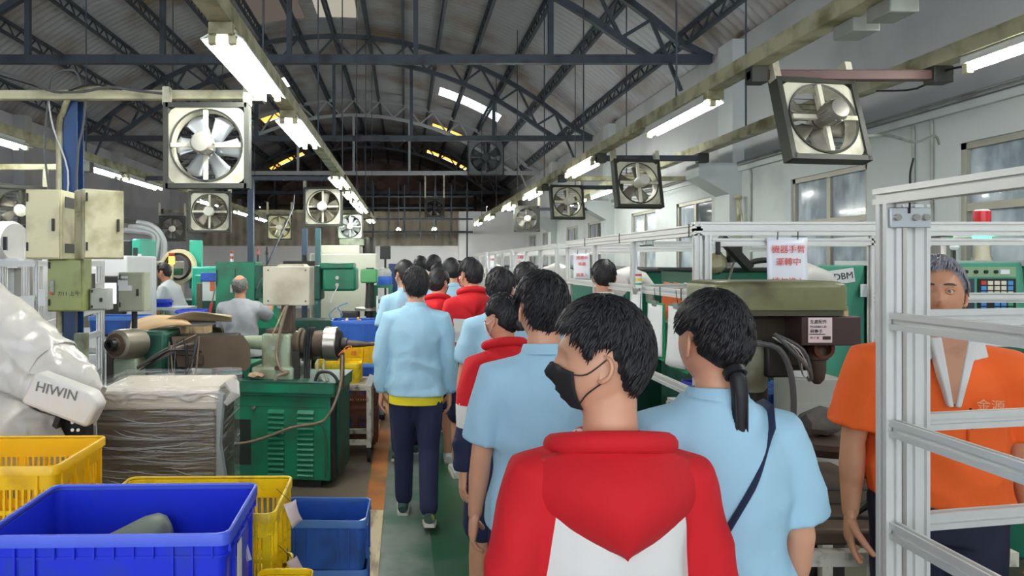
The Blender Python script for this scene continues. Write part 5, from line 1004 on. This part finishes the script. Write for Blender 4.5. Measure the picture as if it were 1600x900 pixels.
def person(label, x, y, h, yaw=0, top='polo', sleeve='short', legs='long', hyaw=0, hpitch=0, armL=(0, .12, .25), armR=(0, .12, .25), stride=0, vox=.012, hair='boy', hm=None, mask=None, skin=None, female=False, lean=0, bulk=1., extra=(), tuft=0, topm=None, trm=None, group='students walking down the aisle', name='person', shoe=None, htop=None, hroll=0, neck=0., hooddrop=0.):
    s = h/1.70; skin = skin or skin_m; hm = hm or hair_m; sk = random.Random(int(x*1000 + y*77)); sd = sk.random()*50
    T_ = T(name, label, 'person', (x, y, 0), yaw, group)
    sh = .172 if not female else .158; SZ = 1.355; hipx = .088
    # legs first, to find how far the figure drops in its stride
    lg = []
    for sx, a in ((-1, stride), (1, -stride)):
        kb = .10 + max(0, -a)*.9; hip = Vector((sx*hipx, 0, .88)); k = hip + Vector((0, math.sin(a), -math.cos(a)))*.42; an = k + Vector((0, math.sin(a - kb), -math.cos(a - kb)))*.40; lg.append((hip, k, an, a - kb, sx))
    drop = min(l[2].z - .085 + (-.03 if l[3] < -.3 else 0) for l in lg)
    def up(p): return Vector((p[0], p[1], p[2] - drop))
    lm = Matrix.Translation((0, 0, .95)) @ Matrix.Rotation(-lean, 4, 'X') @ Matrix.Translation((0, 0, -.95))
    def tr(p):                                      # upper body: lean about the hips, then drop and scale
        return (lm @ Vector(p) - Vector((0, 0, drop)))*s
    def fin(mb, up_=True): mb.v = [tr(p) if up_ else (Vector(p) - Vector((0, 0, drop)))*s for p in mb.v]; return mb
    np_ = Vector((0, -.012, 1.475)); hc = Vector((0, .012, 1.582 + neck))
    hmx = Matrix.Translation(np_) @ Matrix.Rotation(hyaw, 4, 'Z') @ Matrix.Rotation(-hpitch, 4, 'X') @ Matrix.Rotation(hroll, 4, 'Y') @ Matrix.Translation(hc - np_)
    # ---- body: head, neck, chest core and arms grown together
    nb = 40 if vox < .008 else 26
    body = MB().grid(lambda u, v: hmx @ headpt(.02 + (math.pi - .04)*v, 2*math.pi*u), nb, nb, wrap=True)
    body.f.append(list(range(nb))); body.f.append(list(range(nb*(nb-1), nb*nb))); body.m += [0, 0]
    nr = (.05 if female else .055)*(.97 + .03*bulk)
    cap_tube(body, [(0, -.02, 1.36), (0, -.016, 1.44), np_ + Vector((0, .0, .03)), hmx @ Vector((0, -.022, -.035))], [nr*1.25, nr*1.08, nr, nr*.98], 18)
    cap_tube(body, [(0, 0, .95), (0, -.005, 1.15), (0, -.01, 1.32)], [.08, .09, .085], 14)
    arms = []
    for sx, (sw, out, eb) in ((-1, armL), (1, armR)):
        S_ = Vector((sx*sh*bulk, -.01, SZ)); d1 = armdir(sx, sw, out); E_ = S_ + d1*.275; d2 = armdir(sx, sw + eb, out*.35); W_ = E_ + d2*.245; arms.append((sx, S_, E_, W_, d1, d2))
        cap_tube(body, [(0, -.01, 1.34), S_], [.05, .045], 12); cap_tube(body, [S_, S_.lerp(E_, .5), E_, E_.lerp(W_, .35), W_], [.047*bulk, .042*bulk, .037, .037*bulk, .025], 14)
    body = remesh(body, vox, 2 if vox < .008 else 3)
    for sx, S_, E_, W_, d1, d2 in arms: hand(body, W_, d2, Vector((0, 1, .0)) if d2.z < -.5 else Vector((0, .3, 1)), Vector((-sx, 0, 0)), 1.0, .38, 8 if vox < .009 else 6)
    for sx in (-1, 1):                              # ears: rim, lobe and bowl
        e = MB(); P = [Vector((sx*(.074 + .012*math.sin(math.pi*k/9)), -.004 - .019*math.sin(math.pi*k/9) - .004*math.cos(math.pi*k/9), .026*math.cos(math.pi*k/9) - .008)) for k in range(10)]
        cap_tube(e, P, [.003, .004, .0045, .0045, .0045, .0045, .0045, .005, .006, .005], 7); e.grid(lambda u, v: Vector((sx*(.073 + .006*v), -.004 - .019*math.sin(math.pi*u)*v - .004*math.cos(math.pi*u), .026*math.cos(math.pi*u)*v - .008)), 10, 4)
        body.join(e.tf(hmx))
    shins = MB()
    bo = T_.p('body', fin(body), skin, ang=180)
    # ---- hair
    n = 56 if vox < .009 else 34
    def shell(kind, vol): 
        mb = MB().grid(lambda u, v: hmx @ hairpt(.015 + 2.5*v, 2*math.pi*u, kind, vol, sd), n, n, wrap=True); mb.f.append(list(range(n))); mb.m.append(0); return mb
    vol = {'boy': .019, 'girl': .014, 'old': .012, 'bald': .006}[hair]; hb_ = shell(hair, vol)
    if tuft:                                        # short locks lying along the scalp
        for k in range(tuft):
            th = math.acos(1 - 1.45*sk.random()); ph = sk.uniform(-math.pi, math.pi); p = headpt(th, ph)
            if p.z < hairline(ph, hair) + .012 or (hair == 'bald' and p.z > .08): continue
            q0 = hairpt(th, ph, hair, vol, sd) ; L = sk.uniform(.18, .42); lift = sk.random()*.005; dv = sk.uniform(-.1, .1)/max(.35, math.sin(th)) + .16; g = [headpt(min(th + L*f, 2.45), ph + dv*f, vol*(.75 + .5*ss((headpt(min(th + L*f, 2.45), ph).z + .02)/.12)) + .001 + lift*f) for f in (0, .5, 1)]
            if g[2].z < hairline(ph + dv, hair) - (.004 if hair != 'girl' else -.012) or g[1].z < hairline(ph + dv*.5, hair): continue
            hb_.tube([hmx @ q for q in [q0.lerp(g[0], .3)] + g[1:]], [.0034, .0030, .0005], 4)
    ho = T_.p('hair', fin(hb_), hm, ang=180)
    if mask:
        mk = MB().grid(lambda u, v: hmx @ headpt(1.74 - .08*math.sin(math.pi*u) + (.84 + .08*math.sin(math.pi*u))*v, R(-56) + R(112)*u, .007 + .004*math.sin(math.pi*u)*math.sin(math.pi*v)), 22, 12)
        T_.p('face_mask', fin(mk), mask, ang=180).modifiers.new('s', 'SOLIDIFY').thickness = .002
        for sx in (-1, 1):
            for z0, th in ((.012, 1.78), (-.03, 2.4)): T_.p('ear_loop', fin(MB().tube([hmx @ headpt(th, sx*R(55), .008), hmx @ headpt(th*.6 + .68, sx*R(74), .004), hmx @ Vector((sx*.08, -.012, z0))], .0016, 5)), mask)
    # ---- top
    k = bulk; fz = .016; W0 = 1.04 if female else 1.0
    hem = .84 if top not in ('polo_in',) else .92
    rings = [((0, 0, hem), .178, .134), ((0, 0, .92), .176*W0, .130), ((0, 0, 1.0), .165, .121), ((0, .0, 1.1), .158, .116), ((0, -.004, 1.2), .166, .12), ((0, -.006, 1.29), .174, .12), ((0, -.01, 1.345), .158, .106), ((0, -.013, 1.40), .112, .086), ((0, -.012, 1.45), .076, .07)]
    tp = MB().loft([ell(c, rx*k, ry*k) for c, rx, ry in rings])
    for sx, S_, E_, W_, d1, d2 in arms:
        if sleeve == 'long': P = [(sx*.06, -.012, 1.37), S_ + Vector((-sx*.015, 0, -.005)), S_.lerp(E_, .5), E_, E_.lerp(W_, .5), E_.lerp(W_, .9), W_]; r = [.07, .074*k, .066*k, .058*k, .053*k, .047, .035]
        else: P = [(sx*.06, -.012, 1.37), S_ + Vector((-sx*.015, 0, -.005)), S_.lerp(E_, .45), S_.lerp(E_, .82)]; r = [.07, .074*k, .072*k, .073*k]
        tp.tube([Vector(q) for q in P], r, 16)
    tp = remesh(tp, max(vox*1.1, .009), 5)
    def fold(p):
        a = noise.noise(Vector((p.x*7 + sd, p.y*7, p.z*3.0))); b = noise.noise(Vector((p.x*16, p.y*16 + sd, p.z*9)))
        c = 1 - 2*abs(noise.noise(Vector((p.x*5 + p.z*4 + sd, p.y*5, p.z*6 - p.x*5)))); return .013*a + .006*b + (.006 + .012*ss((1.3 - p.z)/.3))*c
    tp.v = [p + Vector((p.x, p.y*1.3, 0)).normalized()*max(fold(p), -.001 if p.z < 1.02 else -.05) if (abs(p.x) + abs(p.y)) > .02 else p for p in tp.v]
    if top in ('jacket', 'hoodie'):
        b_ = bmesh.new(); vv = [b_.verts.new(q) for q in tp.v]; [b_.faces.new([vv[i] for i in f]) for f in tp.f]
        for co, no in ([((.128, 0, 1.33), (1, 0, .12)), ((-.128, 0, 1.33), (-1, 0, .12))] if top == 'hoodie' else [((0, 0, z), (0, 0, 1)) for z in (1.26, 1.08, 1.0)]):
            bmesh.ops.bisect_plane(b_, geom=b_.verts[:] + b_.edges[:] + b_.faces[:], plane_co=co, plane_no=no)
        b_.verts.index_update(); tp.v = [q.co.copy() for q in b_.verts]; tp.f = [[q.index for q in f.verts] for f in b_.faces]; tp.m = [0]*len(tp.f); b_.free()
    mats = topm or {'polo': [ltblue], 'polo_in': [orangec], 'tee': [greyc], 'jacket': [redc, whitec, navy], 'hoodie': [redc, whitec, navy]}[top]
    if top in ('jacket', 'hoodie'):
        for i, f in enumerate(tp.f):
            c = sum((tp.v[q] for q in f), Vector())/len(f); sx = 1 if c.x > 0 else -1; A = arms[0 if sx < 0 else 1]; onarm = False
            t1 = max(0, min(1, (c - A[1]).dot(A[4])/.275)); t2 = max(0, min(1, (c - A[2]).dot(A[5])/.245)); dist = min((c - A[1] - A[4]*.275*t1).length, (c - A[2] - A[5]*.245*t2).length)
            dd = (c - A[1]).dot(A[4]) if (c - A[2]).dot(A[5]) < 0 else .275 + (c - A[2]).dot(A[5])
            arm = abs(c.x) > .148*k or (dist < .075 and c.z < 1.25 and abs(c.x) > .13*k)
            if top == 'hoodie': tp.m[i] = 0 if abs(c.x) > .128 - .12*(c.z - 1.33) or c.y > .02 else 1
            elif arm and dist < .09: tp.m[i] = 0 if dd < .2 else (1 if dd < .3 else 2)
            else: tp.m[i] = 0 if c.z > 1.26 or 1.0 < c.z < 1.08 else (1 if c.z > 1.08 else (2 if c.z < 1.0 else 0))
    T_.p('jacket' if top in ('jacket', 'hoodie') else 'shirt', fin(tp), mats, ang=180)
    cm = mats[0]
    if top in ('polo', 'polo_in'):
        col = whitec if top == 'polo_in' else cm
        cl = MB().lathe([(0, .079), (.02, .074), (.034, .069), (.036, .065), (.02, .068), (0, .072)], (0, -.012, 1.435), (0, .12, 1), 28, cap=False)
        T_.p('collar', fin(cl), col)
    else: T_.p('collar', fin(MB().lathe([(0, .08), (.012, .076), (.018, .07), (.012, .066), (0, .07)], (0, -.012, 1.435), (0, .12, 1), 28, cap=False)), cm)
    if top in ('jacket', 'hoodie'):                 # hood hanging down the back
        big = 1.22 if top == 'hoodie' else 1.0
        def hood(u, v):
            a = (u - .5)*2; wv = .138*(1.25*big if big > 1.1 else 1)*(1 - v**1.9)**.75 + .004; b = 4*v*(1-v)*(1 - a*a)
            return Vector((a*wv, -.085 - .055*b*big - .05*v*(1 - .6*abs(a)) + .075*abs(a)**2*(1 - v), 1.475 - hooddrop - .075*abs(a)**2.2*(1-v) - .2*min(big, 1.1)*v + .012*math.sin(math.pi*v)))
        T_.p('hood', fin(MB().grid(hood, 26, 18)), cm, ang=180).modifiers.new('s', 'SOLIDIFY').thickness = .014
        T_.p('hood_roll', fin(MB().tube([Vector((math.sin(a)*.098*big, -.012 - math.cos(a)*.088, 1.455 - hooddrop + .028*math.cos(a))) for a in [R(-115 + 230*i/18) for i in range(19)]], [.01] + [.023]*17 + [.01], 12)), cm)
    if sleeve == 'long' and top == 'polo':
        for sx, S_, E_, W_, d1, d2 in arms: T_.p('cuff', fin(MB().lathe([(-.035, .046), (-.02, .045), (.0, .041), (.008, .039), (.008, .03)], W_ - d2*.012, d2, 18)), cuffc)
    if htop: T_.p('undershirt', fin(MB().loft([ell((0, .0, z), rx*k, ry*k) for z, rx, ry in ((.782, .174, .130), (.83, .177, .132), (.9, .165, .12))])), htop)
    # ---- trousers, legs, shoes
    tm = trm or navy
    tb = MB().loft([ell((0, 0, z - 0), rx*k, ry*k) for z, rx, ry in ((.80, .15, .108), (.86, .162, .116), (.93, .158, .112), (.985, .148, .106))]); sb = MB()
    for hip, kn, an, fa, sx in lg:
        if legs == 'long': cap_tube(tb, [hip + Vector((0, 0, .02)), hip.lerp(kn, .5), kn, kn.lerp(an, .5), kn.lerp(an, .93)], [.096*k, .088*k, .072, .066, .062], 16)
        else:
            cap_tube(tb, [hip + Vector((0, 0, .02)), hip.lerp(kn, .5), hip.lerp(kn, .9)], [.1, .098, .096], 16); cap_tube(sb, [hip.lerp(kn, .6), kn, kn.lerp(an, .35), an], [.06, .052, .052, .034], 14)
        f = Vector((0, math.cos(max(fa*.6, -.9)), math.sin(max(fa*.6, -.9)))); upv = Vector((0, -f.z, f.y)); fm = Matrix((( 1, 0, 0), (0, f.y, upv.y), (0, f.z, upv.z))).to_4x4(); fm.translation = an + Vector((sx*.005, 0, 0)) - upv*.085
        prof = ((-.075, .028, .07), (-.06, .036, .085), (-.01, .038, .095), (.05, .04, .08), (.11, .046, .058), (.155, .044, .045), (.185, .03, .034), (.195, .012, .028))
        sm = MB().loft([[fm @ Vector((wv*math.cos(2*math.pi*i/14), yy, .022 + max(0, (hh - .022))*(.5 + .5*math.sin(2*math.pi*i/14)))) for i in range(14)] for yy, wv, hh in prof]); so = MB().loft([[fm @ Vector((q[0]*wv*1.06, yy + q[1], zz)) for wv, yy, _ in [(p[1], p[0], 0) for p in prof] for q in ((1, 0),)] + [fm @ Vector((-wv*1.06, yy, zz)) for yy, wv, _ in prof[::-1]] for zz in (0, .024)])
        so_ = T_.p('shoe', fin(sm, False), shoe or shoe_m); T_.p('sole', fin(so, False), sole_m, so_)
    tb = remesh(tb, max(vox*1.2, .011), 3); tb.v = [p + Vector((p.x*.3, p.y, 0)).normalized()*.005*noise.noise(Vector((p.x*9 + sd, p.y*9, p.z*7))) for p in tb.v]
    T_.p('trousers' if legs == 'long' else 'shorts', fin(tb, False), tm, ang=180)
    if sb.f: T_.p('shin', fin(sb, False), skin, bo)
    T_.tr = tr; T_.hmx = hmx; T_.fin = fin; T_.arms = arms; T_.s = s; T_.ho = ho; T_.bo = bo
    return T_
def at(px, d): return ((px - CX)*d/F, d)
# ---- nearest student: red hooded jacket with a white back, face turned left
p = person('student in red hooded jacket with white back nearest the camera', *at(950, 1.36), 1.56, 0, 'hoodie', 'long', 'long', R(74), R(-2), (-.05, .2, .3), (-.05, .2, .3), .2, .0065, 'boy', None, maskk, tuft=3000, bulk=.97, neck=.022, hooddrop=.03)
# ---- ponytailed girl
p = person('girl student with a low ponytail and dark shoulder strap', *at(1116, 1.62), 1.58, R(2), 'polo', 'short', 'long', R(12), R(-4), (.0, .2, .3), (.05, .22, .3), .15, .0075, 'girl', None, None, female=True, tuft=2600, bulk=1.04)
hx = p.hmx; pt = [hx @ Vector(q) for q in ((-.01, -.085, -.045), (-.012, -.112, -.07), (-.01, -.118, -.11), (-.008, -.12, -.16), (-.006, -.125, -.215), (-.004, -.125, -.25))]
pb = MB().tube(pt, [.016, .019, .018, .014, .009, .003], 14)
for k in range(60):
    q = random.Random(k); o_ = Vector((q.uniform(-.014, .014), q.uniform(-.01, .011), q.uniform(-.01, .01))); pb.tube([a + o_*w_ for a, w_ in zip(pt, (.3, 1, 1, 1, .9, .6))], [.003, .0035, .0035, .003, .002, .0005], 4)
p.p('ponytail', p.fin(pb), hair_m, p.ho, ang=180); p.p('hair_tie', p.fin(MB().lathe([(-.008, .02), (-.008, .027), (.008, .027), (.008, .02)], pt[1].lerp(pt[0], .5), pt[1] - pt[0], 16, cap=False)), black, p.ho)
st = MB()
def strappt(f): return Vector((-.15 + .26*f, -.1265*1.04 - .013 + .055*ss((f - .62)/.38), .98 + .425*f))
p.p('strap', p.fin(MB().tube([strappt(i/20) for i in range(20)] + [Vector((.115, -.055, 1.425)), Vector((.118, -.01, 1.43)), Vector((.11, .06, 1.39))], .012, 8, flat=.4)), M('strap_navy', '#262c48', .7))
# ---- third student
person('student in light blue shirt right behind the masked student', *at(848, 2.25), 1.625, R(3), 'polo', 'short', 'short', R(6), R(-3), (.1, .14, .2), (-.1, .14, .25), .25, .009, 'boy', None, None, tuft=700)
# ---- girl in tricolour jacket
p = person('girl student in red white navy jacket wearing a white mask', *at(787, 3.1), 1.52, R(14), 'jacket', 'long', 'short', R(28), R(-4), (-.12, .2, .12), (.1, .15, .3), .25, .010, 'girl', None, maskw, female=True, tuft=400)
hx = p.hmx; bun = crumple(MB().lathe([(-.03, .008), (-.022, .03), (0, .038), (.022, .03), (.03, .008)], hx @ Vector((0, -.115, -.01)), (0, -1, .2), 16), .006, 40); p.p('hair_bun', p.fin(bun), hair_m, p.ho)
p.p('hair_clip', p.fin(crumple(MB().tube([hx @ Vector((.03, -.085, .055)), hx @ Vector((.02, -.105, .04)), hx @ Vector((.025, -.115, .02))], [.012, .016, .012], 8), .004, 60)), M('pink_hair_clip', '#e0b0a4', .4), p.ho)
# ---- tall student in long sleeves walking in front of the stripe
person('student in light blue long sleeved top with yellow hem showing', *at(650, 4.5), 1.615, R(-2), 'polo', 'long', 'long', R(8), R(-6), (.02, .16, .16), (.04, .12, .14), .16, .009, 'boy', None, maskw, tuft=700, htop=yellowt, bulk=1.08)
# ---- the rest of the class
person('student in light blue shirt between the girl in the jacket and red jackets', *at(780, 4.0), 1.62, R(4), 'polo', 'short', 'long', R(-22), 0, (.1, .16, .3), (0, .15, .3), .2, .012, 'boy', None, maskw, tuft=200)
person('black haired student at the right of the class by the frames', *at(821, 4.9), 1.65, 0, 'polo', 'short', 'long', R(-10), 0, (.1, .15, .2), (0, .15, .2), -.2, .014, 'boy', None, None, tuft=150)
person('student in red white navy jacket seen whole from behind', *at(737, 5.2), 1.69, R(4), 'jacket', 'long', 'short', R(24), 0, (.0, .15, .25), (.1, .15, .25), .25, .013, 'boy', None, maskw, tuft=200, shoe=shoe_w)
person('student in red jacket half hidden by the long sleeved student', *at(684, 5.65), 1.60, R(-4), 'jacket', 'long', 'short', R(-30), 0, (.0, .15, .25), (.1, .2, .25), -.2, .013, 'boy', None, maskw, tuft=150, shoe=shoe_w)
person('student in light blue shirt in the middle of the class', *at(706, 6.7), 1.69, 0, 'polo', 'short', 'long', R(12), 0, stride=.2, vox=.016)
person('student in light blue shirt at the far left of the class', *at(634, 5.9), 1.67, R(6), 'polo', 'short', 'long', R(20), 0, stride=-.2, vox=.016, mask=maskw)
person('tall student near the front of the class, face turned right', *at(676, 8.3), 1.74, 0, 'polo', 'short', 'long', R(-45), 0, stride=.2, vox=.018)
person('student at the front of the class left of the tall one', *at(657, 8.7), 1.73, 0, 'polo', 'short', 'long', 0, 0, stride=-.2, vox=.018)
person('shorter student behind the tall one, face turned left', *at(687, 7.5), 1.64, 0, 'polo', 'short', 'long', R(30), 0, stride=.2, vox=.018)
person('student at the far front of the class, right of the tall one', *at(701, 10.1), 1.70, 0, 'polo', 'short', 'long', 0, 0, stride=.2, vox=.018)
person('student in red jacket at the far front, right end', *at(717, 8.9), 1.67, 0, 'jacket', 'long', 'long', 0, 0, stride=-.2, vox=.018)
# ---- man in orange behind the nearest frame, facing the camera
p = person('older man in orange polo shirt standing behind the nearest frame', *at(1462, 2.2), 1.665, R(160), 'polo_in', 'short', 'long', R(-10), R(-8), (-.02, .17, .22), (-.04, .15, .12), .03, .0055, 'old', hair_g, None, skin_t, bulk=1.09, tuft=2600, trm=dkb, group='factory workers')
p.p('placket', p.fin(MB().prism([(-.05, 1.468), (.05, 1.468), (.034, 1.43), (.008, 1.255), (-.008, 1.255), (-.034, 1.43)], .05, .1515)), skin_t)
for sx in (-1, 1): p.p('placket_edge', p.fin(MB().prism([(sx*.034, 1.46), (sx*.062, 1.455), (sx*.016, 1.245), (sx*.002, 1.245)], .11, .156)), whitec, bevel=.004)
for sx in (-1, 1): p.p('collar_wing', p.fin(MB().prism([(sx*.03, 1.46), (sx*.085, 1.445), (sx*.095, 1.40), (sx*.05, 1.385)], .075, .128)), whitec, bevel=.004)
p.p('chest_pocket', p.fin(MB().bx(-.135, -.035, .08, .146, 1.115, 1.225)), orangec, bevel=.006)
p.p('pen', p.fin(MB().cyl((-.045, .147, 1.18), (-.04, .15, 1.245), .003, n=8)), cable_b)
text('embroidery', '金源', .035, M('pale_thread', '#f0b48a', .7, 0, 0), p.tr((-.09, .152, 1.255)), (R(90), 0, R(180)), p.o)
for sx in (-1, 1):
    e = p.hmx @ headpt(1.535, sx*R(22.5), -.0045); f = (p.hmx.to_3x3() @ Vector((0, 1, 0)))
    ey = p.p('eye', p.fin(MB().lathe([(-.011, .001), (-.008, .008), (0, .0115), (.008, .008), (.011, .001)], e, f, 16)), M('eye_white', '#d9d2c8', .3, 0, 0))
    p.p('iris', p.fin(MB().lathe([(.0085, .0055), (.0118, .004), (.0122, .0)], e, f, 12)), M('dark_iris', '#1d130e', .2, 0, 0), ey)
    p.p('eyelid', p.fin(MB().tube([p.hmx @ headpt(1.462 + .05*(abs(k-4)/4)**2, sx*(R(12) + R(21)*k/8), .004) for k in range(9)], [.001] + [.003]*7 + [.001], 7)), skin_t, p.bo)
    p.p('eyelid', p.fin(MB().tube([p.hmx @ headpt(1.60 - .06*(abs(k-4)/4)**2, sx*(R(12) + R(21)*k/8), .003) for k in range(9)], [.001] + [.003]*7 + [.001], 7)), skin_t, p.bo)
    p.p('eyebrow', p.fin(MB().tube([p.hmx @ headpt(1.365 - .02*math.sin(math.pi*k/6), sx*(R(9) + R(28)*k/6), .002) for k in range(7)], [.002, .0035, .004, .004, .0035, .0025, .001], 6)), M('brow_hair', '#4a4442', .7))
# ---- other workers
person('worker in grey T-shirt with short grey hair, seen from behind', *at(376, 6.55), 1.535, R(-8), 'tee', 'short', 'long', R(-4), R(-12), (.35, .15, .6), (1.15, .1, 1.5), .02, .011, 'bald', hair_s, None, skin_t, bulk=1.12, tuft=500, trm=dkb, group='factory workers')
person('worker in white T-shirt leaning over a machine at left', *at(281, 9.1), 1.68, R(80), 'tee', 'short', 'long', 0, R(-18), (.5, .1, .5), (.55, .1, .4), .05, .014, 'boy', None, None, skin_t, lean=R(24), bulk=1.05, tuft=150, trm=dkb, group='factory workers', topm=[M('pale_grey_cotton', '#c4c7cb', .85, 0, .05)])
person('black haired worker in orange among the guard frames', *at(943, 5.05), 1.66, R(10), 'polo_in', 'short', 'long', R(-20), 0, stride=.0, vox=.014, skin=skin_t, tuft=150, trm=dkb, group='factory workers')
